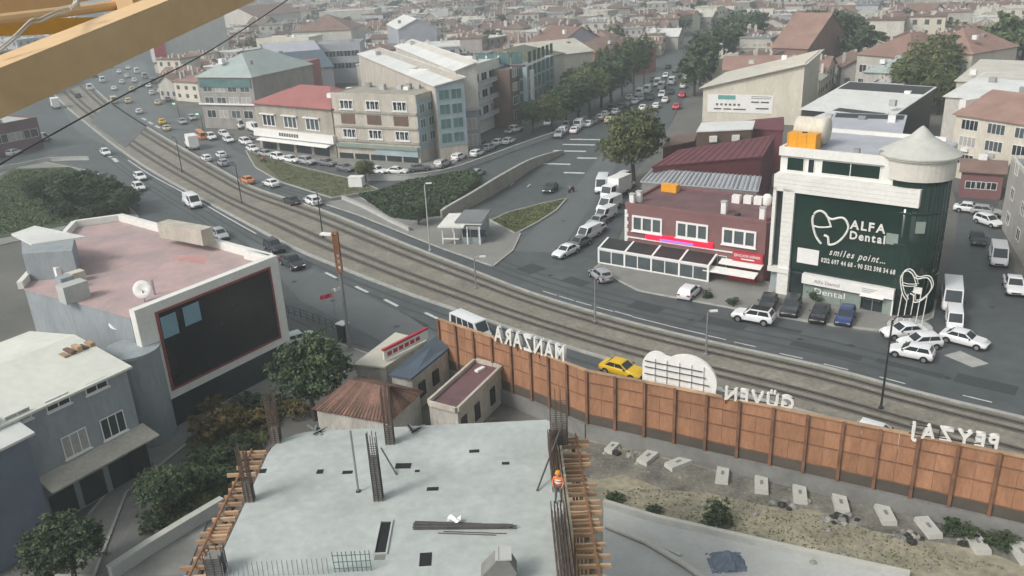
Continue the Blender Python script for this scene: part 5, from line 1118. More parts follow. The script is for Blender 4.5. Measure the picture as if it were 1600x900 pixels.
def car_proto(kind, glow=False):
    ln, hw, st, cb, ct, zr, npan, wr = KIND[kind]; root = bpy.data.objects.new('proto_'+kind, None)
    def part(name, mb, m, parent, smooth=False, objlink=False):
        me = bpy.data.meshes.new(name); me.from_pydata(mb.v, [], mb.f); me.materials.append(MATS[m])
        if smooth: me.polygons.foreach_set('use_smooth', [True]*len(me.polygons)); me.set_sharp_from_angle(angle=math.radians(38))
        o = bpy.data.objects.new(name, me); o.parent = parent
        if objlink: o.material_slots[0].link = 'OBJECT'
        return o
    mb = MB(); k = 10
    for x, zl, zb, f in st:
        h_ = hw*f; mid = zl+(zb-zl)*.55
        ring = [(-h_*.86, zl), (-h_*.98, zl+.12), (-h_, mid), (-h_*.97, zb-.08), (-h_*.9, zb)]
        mb.v += [(x, y, z) for y, z in ring]+[(x, -y, z) for y, z in ring[::-1]]
    n = len(st)
    mb.f = [(i*k+j, (i+1)*k+j, (i+1)*k+(j+1) % k, i*k+(j+1) % k) for i in range(n-1) for j in range(k)]+[tuple(range(k)), tuple((n-1)*k+j for j in range(k))[::-1]]
    def zb_at(x):
        for a, b in zip(st[:-1], st[1:]):
            if a[0] <= x <= b[0]: return a[2]+(b[2]-a[2])*(x-a[0])/(b[0]-a[0])
        return st[0][2] if x < st[0][0] else st[-1][2]
    z0, z1 = zb_at(cb[0])-.03, zb_at(cb[1])-.03; wb, wt = hw*.9, hw*(.76 if kind not in ('bus', 'minibus', 'truck', 'van') else .86)
    Bt = [Vector((cb[0], -wb, z0)), Vector((cb[1], -wb, z1)), Vector((cb[1], wb, z1)), Vector((cb[0], wb, z0))]
    Tp = [Vector((ct[0], -wt, zr-.05)), Vector((ct[1], -wt, zr-.05)), Vector((ct[1], wt, zr-.05)), Vector((ct[0], wt, zr-.05))]
    cx = Vector(((ct[0]+ct[1])/2, 0, 0)); Tp2 = [cx+(Vector((p.x, p.y, 0))-cx)*.86+UP*zr for p in Tp]
    mb.add(Bt+Tp+Tp2, [(0, 1, 5, 4), (1, 2, 6, 5), (2, 3, 7, 6), (3, 0, 4, 7), (4, 5, 9, 8), (5, 6, 10, 9), (6, 7, 11, 10), (7, 4, 8, 11), (8, 9, 10, 11)])
    if kind == 'truck':
        mb.box((-1.1, 0, .75), (4.4, 1.9, .25)); 
    body = part('body', mb, 'paint_white', root, True, True)
    if kind != 'truck': part('underbody', MB().box((0, 0, st[1][1]-.02), (ln*.9, hw*1.86, .2)), 'black', root)  # black floor pan, also stands in for the contact shade beneath the car
    if kind == 'truck': part('cargo_box', MB().box((-1.2, 0, 2.15), (4.2, 2.2, 2.5)), 'white_paint', root)
    if kind == 'pickup': part('load_bed', MB().box((-1.75, 0, 1.06), (1.5, 1.45, .05)), 'black', root)
    def pane(name, a, b, c, d, i0, i1, j0, j1):
        P_ = lambda s, t: a.lerp(b, s).lerp(d.lerp(c, s), t)
        q = [P_(i0, j0), P_(i1, j0), P_(i1, j1), P_(i0, j1)]; nn = (q[1]-q[0]).cross(q[3]-q[0]).normalized()*.012
        m_ = MB(); m_.add([p+nn for p in q]+[p-nn*.5 for p in q], [(0, 1, 2, 3), (0, 4, 5, 1), (1, 5, 6, 2), (2, 6, 7, 3), (3, 7, 4, 0)]); part(name, m_, 'glass', root)
    pane('windshield', Bt[1], Bt[2], Tp[2], Tp[1], .07, .93, .12, .93); pane('rear_window', Bt[3], Bt[0], Tp[0], Tp[3], .1, .9, .22, .9)
    i0s = {'van': [(.68, .95)], 'truck': [(.25, .9)]}.get(kind) or [((.06+.88*i/npan)+.015, (.06+.88*(i+1)/npan)-.015) for i in range(npan)]
    for a, b in i0s: pane('side_window', Bt[0], Bt[1], Tp[1], Tp[0], a, b, .14, .9); pane('side_window', Bt[2], Bt[3], Tp[3], Tp[2], 1-b, 1-a, .14, .9)
    xs = (st[0][0]+ln*.19 if kind != 'truck' else -2.2, st[-1][0]-ln*.185)
    for x in xs:
        for s in (-1, 1):
            def disc(r0, w_, y0):
                m_ = MB(); m_.lathe((0, 0, 0), [(r0*.9, 0), (r0, .03), (r0, w_-.03), (r0*.9, w_)], 14); m_.v = [(x+a, y0+s*c, wr+b) for a, b, c in m_.v]; return m_
            part('wheel_arch', disc(wr*1.2, .012, s*(hw-.008)), 'black', root)
            ty = part('wheel', disc(wr, .2, s*(hw-.18)), 'tyre', root); part('rim', disc(wr*.6, .02, s*(hw+.012)), 'rim', ty)
    zf, zk = st[-1][2]-.02, st[0][2]-.05
    for s in (-1, 1):
        part('headlight', MB().box((st[-1][0]-.16, s*hw*.62, zf), (.3, .34, .13)), 'headlamp_on' if glow else 'headlamp', root)
        part('taillight', MB().box((st[0][0]+.05, s*hw*.68, zk), (.16, .3, .18)) if kind != 'truck' else MB().box((-3.3, s*.8, .8), (.1, .3, .15)), 'taillamp_on' if glow else 'taillamp', root)
        if kind not in ('bus', 'truck'): part('mirror', MB().box((cb[1]-.25, s*(hw+.08), zb_at(cb[1]-.3)+.06), (.12, .18, .12)), 'black', root)
    part('grille', MB().box((st[-1][0]-.02, 0, st[-1][1]+.1), (.08, hw*1.0, .16)), 'black', root)
    part('number_plate', MB().box((st[0][0]-.005, 0, st[0][1]+.2), (.03, .5, .11)), 'sign_white', root)
    return root
PROTO = {}
def make_car(kind, colour, u, v, du, dv, label, group=None, name=None, zc=.6, cat=None, sc=1.0, roof=None, glow=False, world=None):
    key = (kind, glow)
    if key not in PROTO: PROTO[key] = car_proto(kind, glow)
    p = world or at(u, v, zc); q = at(u+du, v+dv, zc) if world is None else None
    a = math.atan2(q.y-p.y, q.x-p.x) if q is not None else du
    nm = name or {'sedan': 'parked_car', 'hatch': 'parked_car', 'suv': 'parked_car', 'van': 'van', 'minibus': 'minibus', 'pickup': 'pickup_truck', 'bus': 'bus', 'truck': 'box_truck'}[kind]
    root = copy_tree(PROTO[key]); root.name = nm
    root.location = (p.x, p.y, .003); root.rotation_euler = (0, 0, a); root.scale = (sc, sc, sc)
    tag(root, label, cat or {'van': 'van', 'minibus': 'minibus', 'pickup': 'pickup', 'bus': 'bus', 'truck': 'truck'}.get(kind, 'car'), group)
    for c in root.children:
        if c.name.startswith('body'): c.material_slots[0].material = MATS['paint_'+colour]
    return root
NTH = 'first,second,third,fourth,fifth,sixth,seventh,eighth,ninth,tenth,eleventh,twelfth,thirteenth,fourteenth,fifteenth,sixteenth,seventeenth,eighteenth,nineteenth,twentieth,twenty first,twenty second'.split(',')
G1 = 'vehicles parked round the clinic'
r = make_car('sedan', 'white', 1412, 517, -40, 3, 'white sedan parked right under the wire tooth sculpture', G1)
make_car('hatch', 'white', 1437, 534, -40, 2, 'white hatchback squeezed between sedan and nearest white hatchback', G1)
make_car('hatch', 'white', 1424, 549, -40, -8, 'nearest white hatchback of the group, beside the thin tram mast', G1)
make_car('sedan', 'white', 1507, 529, 40, 10, 'white sedan facing the alley mouth, behind the asphalt patch', G1)
make_car('van', 'white', 1491, 500, 2, 20, 'small white van parked just behind the white sedan at the alley', G1, sc=.82)
make_car('minibus', 'white', 1487, 468, 1, 20, 'white minibus parked along the round clinic tower', G1)
r = make_car('suv', 'white', 1177, 494, -40, -7, 'white car with black roof driving past the clinic', G1, name='moving_car')
p = Vector(r.location); a = r.rotation_euler.z
me = bpy.data.meshes.new('black_roof'); mb = MB().box((-.72, 0, 1.69), (1.9, 1.2, .03)); me.from_pydata(mb.v, [], mb.f); me.materials.append(MATS['black']); link('black_roof', me, r)
make_car('hatch', 'white', 1078, 455, 16, -14, 'white hatchback parked alone before the restaurant terrace', G1)
make_car('sedan', 'dark', 1200, 472, -6, 14, 'dark grey car parked beside the red shop front', G1)
make_car('suv', 'dark', 1236, 480, -6, 14, 'dark off-roader in front of the clinic side door', G1)
make_car('sedan', 'black', 1281, 489, -6, 14, 'black car between the dark off-roader and the blue car', G1)
make_car('hatch', 'blue', 1321, 494, -6, 14, 'blue car in front of the clinic entrance', G1)
make_car('hatch', 'silver', 938, 429, -16, -12, 'silver white hatchback turning by the terrace corner', G1, name='moving_car')
G2 = 'vehicles parked beside the restaurant'
for kind, c, u, v, lb in (('sedan', 'white', 884, 392, 'front white sedan of the slanting row beside the restaurant'), ('sedan', 'grey', 904, 379, 'grey car second in the slanting row beside the restaurant'), ('van', 'white', 919, 366, 'white van third in the slanting row beside the restaurant'), ('hatch', 'white', 932, 357, 'white car half hidden behind the third van of the row'),
     ('sedan', 'silver', 934, 345, 'low silver car in the middle of the slanting row'), ('van', 'white', 946, 336, 'short white van above the low silver car'), ('van', 'white', 952, 322, 'long white van beside the yellow box on the roof edge'), ('truck', 'white', 962, 302, 'white box truck at the head of the slanting row')):
    make_car(kind, c, u, v, -20, 9, lb, G2, sc=.86 if kind == 'van' and 'short' in lb or 'third' in lb else 1)
make_car('minibus', 'white', 941, 292, -6, 16, 'white minibus facing the camera below the big round tree', G2)
make_car('sedan', 'white', 976, 290, -20, 8, 'white car tucked behind the box truck by the tree', G2)
make_car('hatch', 'white', 972, 276, -20, 8, 'white car in the shade of the big round tree', G2)
make_car('sedan', 'dark', 860, 293, -16, 14, 'dark car driving down the side road', None, 'moving_car', glow=True)
p = at(894, 292)
def bike(label, u, v, rz):
    p = at(u, v); r = thing('motorbike', label, 'motorbike', p, None, rz)
    def pt(name, mb, m): me = bpy.data.meshes.new(name); me.from_pydata(mb.v, [], mb.f); me.materials.append(MATS[m]); link(name, me, r)
    for x in (-.65, .65): mb = MB().lathe((0, 0, 0), [(.25, -.05), (.31, -.04), (.31, .04), (.25, .05)], 14); mb.v = [(x+a, c, .31+b) for a, b, c in mb.v]; pt('wheel', mb, 'tyre')
    mb = MB(); mb.box((0, 0, .55), (.9, .22, .35)); pt('frame', mb, 'dark_metal'); pt('tank', MB().box((.2, 0, .82), (.45, .26, .22)), 'flag_red'); pt('seat', MB().box((-.3, 0, .82), (.6, .24, .1)), 'black')
    pt('handlebar', MB().tube([(.5, -.35, 1.05), (.55, 0, 1.0), (.5, .35, 1.05)], .025, 6), 'steel'); pt('fork', MB().tube([(.65, 0, .31), (.48, 0, 1.0)], .04, 6), 'steel')
bike('motorbike riding down the side road beyond the dark car', 893, 300, -2.2); bike('motorbike standing by the lane before the white fascia shop', 412, 254, 2.5)
G3 = 'traffic on the side road'
for kind, c, u, v, du, dv, lb in (('suv', 'silver', 873, 210, -8, 14, 'silver off-roader leading the queue on the side road'), ('hatch', 'white', 884, 196, -8, 12, 'white car behind the silver off-roader in the queue'), ('sedan', 'white', 898, 203, 8, -8, 'white car with red brake lights passing the queue'), ('sedan', 'white', 920, 193, 12, -9, 'white car parked where the roadside trees begin'),
     ('hatch', 'white', 856, 192, -8, 12, 'white car nosing out below the dark roadside tree'), ('sedan', 'white', 938, 183, 12, -10, 'white car second under the roadside trees'), ('hatch', 'cream', 952, 187, 12, -10, 'pale car beside the crown of the big round tree'), ('sedan', 'white', 962, 174, 12, -10, 'white car just above the big round tree'),
     ('sedan', 'white', 993, 158, 12, -9, 'white car first of the pair beyond the tall trees'), ('sedan', 'silver', 1003, 153, 12, -9, 'silver car second of the pair beyond the tall trees'), ('suv', 'dark', 1017, 152, -8, 12, 'dark car coming down beside the far white cars'), ('suv', 'white', 1034, 148, -7, 12, 'white car beside the far red car'),
     ('hatch', 'dark', 1048, 143, -7, 12, 'dark car above the far white car'), ('hatch', 'red', 1057, 166, 8, -12, 'bright red car on the far side road'), ('hatch', 'red', 1066, 148, 8, -12, 'second red car farther up the side road'), ('van', 'white', 1027, 131, -6, 10, 'white van in the jam at the far bend'),
     ('sedan', 'dark', 1020, 124, -6, 10, 'dark car in the jam at the far bend'), ('sedan', 'white', 1040, 118, -6, 10, 'white car at the top of the far bend'), ('sedan', 'white', 1072, 114, 6, -10, 'white car by the trees of the far bend'), ('sedan', 'white', 1005, 168, 12, -10, 'white car above the round tree top')):
    make_car(kind, c, u, v, du, dv, lb, G3, name='moving_car' if 'parked' not in lb else None, glow='brake' in lb or 'red car' in lb)
G4 = 'cars parked round the beige apartments'
for kind, c, u, v, du, dv, lb in (('sedan', 'white', 590, 266, 20, 3, 'white car below the lit shop corner, first of two'), ('sedan', 'white', 621, 267, 20, 1, 'white car below the lit shop corner, second of two'), ('hatch', 'white', 717, 245, 18, -8, 'white car above the ramp wall'), ('hatch', 'white', 746, 239, 18, -8, 'second white car above the ramp wall'),
     ('sedan', 'dark', 752, 226, 18, -8, 'dark car behind the white cars above the ramp wall'), ('sedan', 'white', 779, 222, 18, -8, 'white car below the balcony block'), ('sedan', 'white', 795, 220, 18, -8, 'white car nearest the round dark street tree'), ('pickup', 'white', 803, 203, 18, -5, 'white pickup below the plum block'), ('sedan', 'grey', 655, 262, 20, -2, 'grey car turning the corner below the glazed block'),
     ('sedan', 'silver', 745, 270, 18, -9, 'silver car driving up the ramp lane'), ('sedan', 'white', 455, 249, 20, 3, 'long low white car before the white fascia shop'), ('sedan', 'silver', 416, 240, 20, 4, 'silver car before the white fascia shop'), ('sedan', 'grey', 511, 254, 20, 3, 'grey car below the rusty street bush')):
    make_car(kind, c, u, v, du, dv, lb, G4)
G5 = 'traffic on the upper carriageway'
for kind, c, u, v, du, dv, lb in (('sedan', 'white', 423, 286, -18, -6, 'white sedan beside the orange taxi on the upper carriageway'), ('suv', 'white', 488, 314, -18, -9, 'white car last in the upper carriageway beside a dark one'), ('sedan', 'dark', 455, 313, -18, -9, 'dark car beside the last white car on the upper carriageway'), ('sedan', 'orange', 386, 281, -16, -8, 'orange taxi on the upper carriageway'),
     ('hatch', 'white', 322, 247, -14, -9, 'white car left of a pair behind the orange taxi'), ('hatch', 'white', 345, 242, -14, -9, 'white car outer of a pair behind the orange taxi'), ('hatch', 'silver', 348, 254, -14, -9, 'silver car just ahead of the orange taxi'), ('truck', 'cream', 300, 228, -12, -10, 'pale truck in the jam beside the tram strip'), ('bus', 'orange', 314, 212, -12, -10, 'orange and cream minibus in the jam by the box truck'),
     ('sedan', 'cream', 260, 200, -11, -9, 'cream taxi second in the line on the upper carriageway'), ('sedan', 'yellow', 253, 190, -11, -9, 'yellow taxi first in the line on the upper carriageway'), ('truck', 'white', 376, 196, 12, 8, 'white box truck parked before the corner office'), ('hatch', 'white', 350, 209, 14, 6, 'white car parked below the white box truck'), ('hatch', 'white', 357, 218, 14, 6, 'white car nearest the jam, below the box truck'),
     ('van', 'white', 398, 201, 14, 3, 'white van between box truck and white fascia shop'), ('hatch', 'grey', 400, 214, 14, 3, 'grey car at the shop awning corner'), ('hatch', 'white', 217, 174, -10, -9, 'white car alone in the middle of the upper carriageway'), ('hatch', 'white', 237, 145, -10, -10, 'white car above the cable on the far carriageway'), ('hatch', 'silver', 221, 133, -10, -10, 'silver car on the far carriageway'),
     ('hatch', 'grey', 262, 155, -10, -10, 'grey car before the corner office side'), ('van', 'white', 160, 126, -10, -9, 'white truck just under the crane beam'), ('hatch', 'red', 148, 118, -10, -9, 'red vehicle just under the crane beam'), ('hatch', 'white', 198, 119, -10, -9, 'white car far up the road below the beam')):
    make_car(kind, c, u, v, du, dv, lb, G5, name='moving_car', sc=.62 if kind == 'bus' else 1)
G6 = 'traffic on the lower carriageway'
for kind, c, u, v, du, dv, lb in (('van', 'white', 301, 317, 18, 11, 'white van driving down the lower carriageway'), ('hatch', 'white', 219, 276, 16, 10, 'white car upper of two by the dark shrubs'), ('hatch', 'white', 217, 292, 16, 10, 'white car lower of two by the dark shrubs'), ('hatch', 'white', 165, 238, 12, 8, 'white car where the lower carriageway meets the plaza'),
     ('hatch', 'silver', 344, 366, 18, 12, 'silver car half behind the pink roof parapet'), ('suv', 'dark', 428, 385, 18, 11, 'dark car overtaking behind the screen building'), ('pickup', 'dark', 456, 410, 18, 10, 'dark pickup with bright headlights behind the screen building'), ('van', 'white', 64, 218, 12, -3, 'white van crossing the plaza below the cable'),
     ('hatch', 'white', 22, 238, 12, -4, 'white car entering the plaza at the picture edge'), ('truck', 'white', 87, 166, -8, -9, 'white truck under the crane beam by the roadside shop')):
    make_car(kind, c, u, v, du, dv, lb, G6, name='moving_car' if kind != 'van' else None, glow='headlights' in lb)
make_car('hatch', 'white', 468, 528, 20, -6, 'white car parked beside the screen building behind the tree', None, sc=.95)
make_car('sedan', 'yellow', 972, 576, 40, 11, 'yellow taxi passing behind the site fence', None, 'taxi', cat='taxi')
make_car('minibus', 'white', 735, 517, 40, 18, 'white van passing behind the fence near the reversed lettering', None, 'van', sc=.9)
make_car('hatch', 'white', 1374, 680, 40, 12, 'white car whose roof just shows above the site fence', None, 'moving_car')
G7 = 'vehicles in the alley'
for kind, c, u, v, du, dv, lb in (('sedan', 'white', 1516, 325, 20, 2, 'white car parked across the head of the alley'), ('hatch', 'silver', 1542, 330, 20, 2, 'silver car at the head of the alley'), ('hatch', 'white', 1545, 345, 18, 6, 'white car halfway up the alley'), ('sedan', 'dark', 1528, 372, 4, 14, 'dark car driving down the alley'), ('van', 'white', 1560, 402, 3, 16, 'white van parked in the alley'), ('pickup', 'white', 1584, 446, 6, 18, 'white pickup at the picture edge in the alley')):
    make_car(kind, c, u, v, du, dv, lb, G7)
for i, (u, v) in enumerate(((880, 204), (905, 196), (913, 188), (930, 188), (946, 178), (955, 168), (970, 166), (980, 163), (984, 152), (1012, 141), (1000, 146), (1034, 136), (1050, 128), (1056, 110), (1064, 104), (1044, 104), (1078, 96), (1086, 88), (1068, 134), (1074, 122), (1040, 156), (1026, 165))):
    make_car(random.choice(['sedan', 'hatch', 'suv', 'van']), random.choice(['white', 'white', 'silver', 'dark', 'grey', 'white']), u, v, 10, -9, NTH[i]+' car in the crowded line along the far avenue', 'crowded line on the far avenue', 'moving_car', cat='car')
for i, (u, v) in enumerate(((178, 138), (190, 128), (206, 140), (210, 126), (186, 112), (200, 106), (214, 112), (172, 104), (226, 120), (232, 134), (246, 160), (240, 128), (250, 142), (140, 138), (122, 150), (110, 128), (178, 158), (200, 158))):
    make_car(random.choice(['sedan', 'hatch', 'suv', 'van']), random.choice(['white', 'white', 'silver', 'dark', 'grey', 'cream']), u, v, -9, -10, NTH[i]+' car in the distant jam below the crane beam', 'distant jam below the crane beam', 'moving_car', cat='car')
for i, (u, v, du, dv) in enumerate(((285, 190, 12, 8), (300, 184, 12, 8), (330, 214, 14, 8), (384, 222, 14, 5), (395, 232, 14, 5), (436, 246, 16, 4), (480, 252, 16, 3), (540, 262, 16, 3), (692, 256, 18, -8), (765, 230, 18, -8))):
    make_car(random.choice(['sedan', 'hatch', 'suv']), random.choice(['white', 'silver', 'dark', 'grey']), u, v, du, dv, NTH[i]+' car parked in the gaps along the roadside blocks', 'cars parked along the roadside blocks')
# ================================================================== TREES AND BUSHES
def crown_mesh(name, seed, lobes, n, size, m):
    rg = np.random.default_rng(seed); V_ = []; F_ = []
    wts = np.array([l[3]**2 for l in lobes]); wts = wts/wts.sum()
    for li, (cx, cy, cz, r, sz) in enumerate(lobes):
        k = int(n*wts[li]); kc = max(6, k//26); dc = rg.normal(size=(kc, 3)); dc /= np.linalg.norm(dc, axis=1)[:, None]
        rc = r*(1-.38*rg.random(kc)**1.6)*(.86+.3*np.sin(dc[:, 0]*5+li)*np.sin(dc[:, 1]*6+seed)*np.cos(dc[:, 2]*5))
        cc = dc*rc[:, None]; ix = rg.integers(0, kc, k); off = rg.normal(size=(k, 3))*(r*.115)*rg.uniform(.6, 1.5, kc)[ix][:, None]; off[:, 2] *= .6
        pos = cc[ix]+off; d = pos/np.maximum(np.linalg.norm(pos, axis=1), .01)[:, None]
        c = np.array([cx, cy, cz])+pos*np.array([1, 1, sz])
        nr = d+rg.normal(size=(k, 3))*.7; nr /= np.linalg.norm(nr, axis=1)[:, None]
        t = np.cross(nr, rg.normal(size=(k, 3))); t /= np.linalg.norm(t, axis=1)[:, None]; b = np.cross(nr, t)
        s = (size*(.6+.8*rg.random(k)))[:, None]
        q = np.stack([c-t*s, c-b*s*.55, c+t*s, c+b*s*.55], 1).reshape(-1, 3); base = len(V_); V_ += q.tolist()
        F_ += [(base+4*i, base+4*i+1, base+4*i+2, base+4*i+3) for i in range(k)]
    me = bpy.data.meshes.new(name); me.from_pydata(V_, [], F_); me.materials.append(MATS[m]); return me
def lobes(seed, R_, Hc, n, rr, sq=.85):
    rg = random.Random(seed); out = [(0, 0, Hc, R_*.8, sq)]
    for i in range(n):
        z = rg.uniform(-.55, .75); a = i*2.4+rg.uniform(-.4, .4); d = R_*.55*math.sqrt(max(.1, 1-z*z)); out.append((d*math.cos(a), d*math.sin(a), Hc+R_*z*.6*sq, R_*rr*rg.uniform(.7, 1.1), sq))
    return out
def trunk_mesh(h, r, seed, spread):
    rg = random.Random(seed); mb = MB(); top = Vector((rg.uniform(-.2, .2), rg.uniform(-.2, .2), h)); mb.tube([(0, 0, -.1), (top.x*.4, top.y*.4, h*.5), top], r, 8, r*.6)
    for i in range(6):
        a = i*1.05+rg.uniform(-.3, .3); e = top+Vector((math.cos(a)*spread, math.sin(a)*spread, spread*rg.uniform(.6, 1.1))); mb.tube([top-UP*h*.15, top.lerp(e, .5)+UP*.2, e], r*.45, 5, r*.12)
    me = bpy.data.meshes.new('trunk'); me.from_pydata(mb.v, [], mb.f); me.materials.append(MATS['bark']); return me
TREEM = {}
def tree_kind(key, R_, Hc, n, rr, leaves, lsize, m, sq=.85):
    TREEM[key] = (crown_mesh('crown', hash(key) % 97 if False else len(TREEM)*7+3, lobes(len(TREEM)+11, R_, Hc, n, rr, sq), leaves, lsize, m), trunk_mesh(Hc*.62, R_*.07, len(TREEM), R_*.45))
tree_kind('round', 3.6, 4.6, 13, .46, 15000, .125, 'leaf', .95)
tree_kind('round2', 3.6, 4.6, 13, .45, 11000, .155, 'leaf_olive', .9)
tree_kind('dark', 3.4, 4.2, 13, .46, 12000, .14, 'leaf_dark', .9)
tree_kind('poplar', 2.6, 7.5, 12, .5, 8000, .19, 'leaf', 2.0)
tree_kind('fartree', 3.6, 4.4, 8, .5, 2200, .36, 'leaf_dark', .95)
tree_kind('fartree2', 3.6, 4.4, 8, .5, 2200, .36, 'leaf', .9)
tree_kind('bush', 1.3, .9, 8, .55, 2600, .09, 'leaf_dark', .8)
tree_kind('bush2', 1.3, .9, 8, .5, 1800, .1, 'leaf_autumn', .8)
ORD = 'first second third fourth fifth sixth seventh eighth ninth tenth'.split()
def tree(key, label, p, s, group=None, name='tree', cat='tree', sz=1.0):
    r = thing(name, label, cat, (p.x, p.y, 0), group, random.uniform(0, 6.28)); r.scale = (s, s, s*sz); cr_, tk = TREEM[key]
    link('crown', cr_, r); link('trunk' if name != 'bush' else 'stem', tk, r); EXCL.append((p.x, p.y, 3*s)); return r
tree('dark', 'dense green tree growing between the screen building and the kiosk', at(482, 580, 4.9), 1.16, sz=1.06)
tree('round2', 'big round olive green tree at the corner above the restaurant', at(990, 290), 1.75, sz=1.1)
tree('dark', 'dark round street tree below the plum block', at(832, 206), 1.1)
for u, v, s, lb in ((70, 322, 1.0, 'dark tree at the lawn end of the plaza clump'), (115, 330, 1.35, 'dark tree in the middle of the plaza clump'), (165, 334, 1.25, 'dark tree of the plaza clump nearest the road'), (200, 335, .9, 'small dark tree beside the white parapet corner'), (140, 310, 1.0, 'dark tree at the back of the plaza clump')): tree('dark', lb, at(u, v), s, 'dark trees on the plaza', sz=.8)
tree('round2', 'rusty half bare bush on the verge before the beige apartments', at(572, 285), .62)
tree('dark', 'round bush at the foot of the pale mast by the grass bank', at(655, 352), .7, name='bush', cat='bush', sz=.7)
rowp = [(862, 206, 1.2), (884, 197, 1.45), (903, 188, 1.6), (921, 179, 1.7), (939, 169, 1.85), (955, 160, 1.95), (972, 151, 2.1), (990, 142, 2.1), (905, 175, 1.7), (945, 152, 1.9), (1006, 132, 2.0)]
for i, (u, v, s) in enumerate(rowp):
    tree('poplar' if i in (6, 7, 9, 10) else 'round2' if i % 3 == 0 else 'dark', '%s leafy tree in the dense row along the far side road' % ('first second third fourth fifth sixth seventh eighth ninth tenth last'.split()[i]), at(u, v), s if i not in (6, 7, 9, 10) else s*.62, 'roadside trees along the side road')
for i_, (u, v, s) in enumerate(((1085, 150, 1.5), (1093, 135, 1.7), (1100, 120, 1.8), (1110, 105, 1.7), (1128, 100, 1.6), (1145, 92, 1.7), (1160, 80, 1.8), (1180, 72, 1.8), (1130, 80, 1.7), (1150, 66, 1.8))):
    tree('fartree', ORD[i_]+' dark tree in the grove beside the cream warehouse', at(u, v), s, 'grove beside the warehouse')
for i_, (u, v, s) in enumerate(((1280, 108, 2.0), (1300, 104, 2.3), (1320, 100, 2.3), (1340, 112, 1.9), (1290, 92, 2.2))): tree('fartree', ORD[i_]+' dark tree in the clump behind the long white roofed shed', at(u, v), s, 'clump behind the white shed')
for i_, (u, v, s) in enumerate(((1420, 176, 1.9), (1438, 166, 2.1), (1450, 154, 2.2), (1432, 148, 2.0), (1470, 140, 2.0), (1462, 180, 1.4))): tree('round2', ORD[i_]+' olive green tree in the clump beside the cream apartments', at(u, v), s, 'clump beside the cream apartments')
for i_, (u, v, s) in enumerate(((1545, 118, 2.2), (1570, 112, 2.3), (1595, 108, 2.3), (1530, 124, 1.9))): tree('fartree2', ORD[i_]+' green tree in the row beyond the pale roofed hall', at(u, v), s, 'row beyond the pale hall')
for u, v, s, lb in ((262, 806, .72, 'green bush tree in front of the grey house door'), (118, 912, .95, 'dark olive tree nearest the camera by the dark house corner')): tree('dark', lb, at(u, v), s*.95, sz=.85)
tree('bush2', 'yellow brown autumn bush beside the service lane', at(345, 690), 1.9, name='bush', cat='bush'); tree('bush', 'green shrubs between the lane and the slab formwork', at(310, 770), 1.5, name='bush', cat='bush')
for i_, (u, v, s, k) in enumerate(((330, 640, 1.2, 'bush2'), (362, 662, 1.5, 'bush2'), (385, 640, 1.3, 'bush'), (402, 668, 1.5, 'bush2'), (372, 712, 1.3, 'bush'), (335, 725, 1.3, 'bush'), (300, 742, 1.2, 'bush'), (345, 755, 1.2, 'bush'), (285, 790, 1.1, 'bush'), (240, 825, 1.0, 'bush'), (430, 640, 1.2, 'bush'), (462, 650, 1.2, 'bush2'))):
    tree(k, '%s shrub in the overgrown strip between the grey house and the slab' % (['yellow', 'ochre', 'green', 'rusty', 'olive', 'dark green', 'low green', 'leaning green', 'small green', 'lone dark', 'mid green', 'pale ochre'][i_]), at(u, v), s, 'shrubs in the overgrown strip', 'bush', 'bush', .75)
for i_, (u, v, s) in enumerate(((55, 300, 1.8), (85, 318, 2.1), (130, 322, 2.2), (180, 322, 2.2), (150, 342, 2.0), (205, 322, 1.8), (100, 340, 2.0))):
    tree('bush', ORD[i_]+' dark shrub in the thicket below the plaza trees', at(u, v), s, 'plaza thicket', 'bush', 'bush', .9)
tree('bush', 'single round dark green bush on the sandy strip', at(1120, 818), .95, name='bush', cat='bush')
for u, v, s, lb in ((1500, 835, 1.0, 'dark weeds beside the eighth concrete block'), (1560, 850, .9, 'dark weeds near the last concrete block'), (960, 782, .6, 'low brown weeds by the formwork edge'), (1022, 800, .5, 'low weeds on the site kerb wall')): tree('bush', lb, at(u, v), s, name='bush', cat='bush', sz=.6)
for u, v, s, lb in ((1105, 466, .55, 'low shrub before the red shop, first of two'), (1145, 477, .6, 'low shrub before the red shop, second of two'), (1275, 470, .75, 'dark shrub by the clinic shop window')): tree('bush', lb, at(u, v), s, name='bush', cat='bush')
def cover(name, label, pix, zfun, n, size, m, z0=.15):
    poly = [at(u, v) for u, v in pix]; xs = [p.x for p in poly]; ys = [p.y for p in poly]; V_ = []; F_ = []; rg = random.Random(5)
    def inside(x, y):
        c = False; j = len(poly)-1
        for i in range(len(poly)):
            if (poly[i].y > y) != (poly[j].y > y) and x < (poly[j].x-poly[i].x)*(y-poly[i].y)/(poly[j].y-poly[i].y)+poly[i].x: c = not c
            j = i
        return c
    k = 0
    while k < n:
        x, y = rg.uniform(min(xs), max(xs)), rg.uniform(min(ys), max(ys))
        if not inside(x, y): continue
        k += 1; a = rg.uniform(0, 6.28); s = size*rg.uniform(.5, 1.4); dx, dy = math.cos(a)*s, math.sin(a)*s; z = zfun(x, y); b = len(V_)
        V_ += [(x-dx, y-dy, z), (x+dx, y+dy, z), (x+dx*.6-dy*.5, y+dy*.6+dx*.5, z+s*rg.uniform(.7, 1.6)), (x-dx*.6-dy*.5, y-dy*.6+dx*.5, z+s*rg.uniform(.5, 1.3))]; F_.append((b, b+1, b+2, b+3))
    me = bpy.data.meshes.new(name); me.from_pydata(V_, [], F_); me.materials.append(MATS[m]); o = link(name, me, None, True); o['label'] = label; o['category'] = 'ground cover'
from mathutils.bvhtree import BVHTree
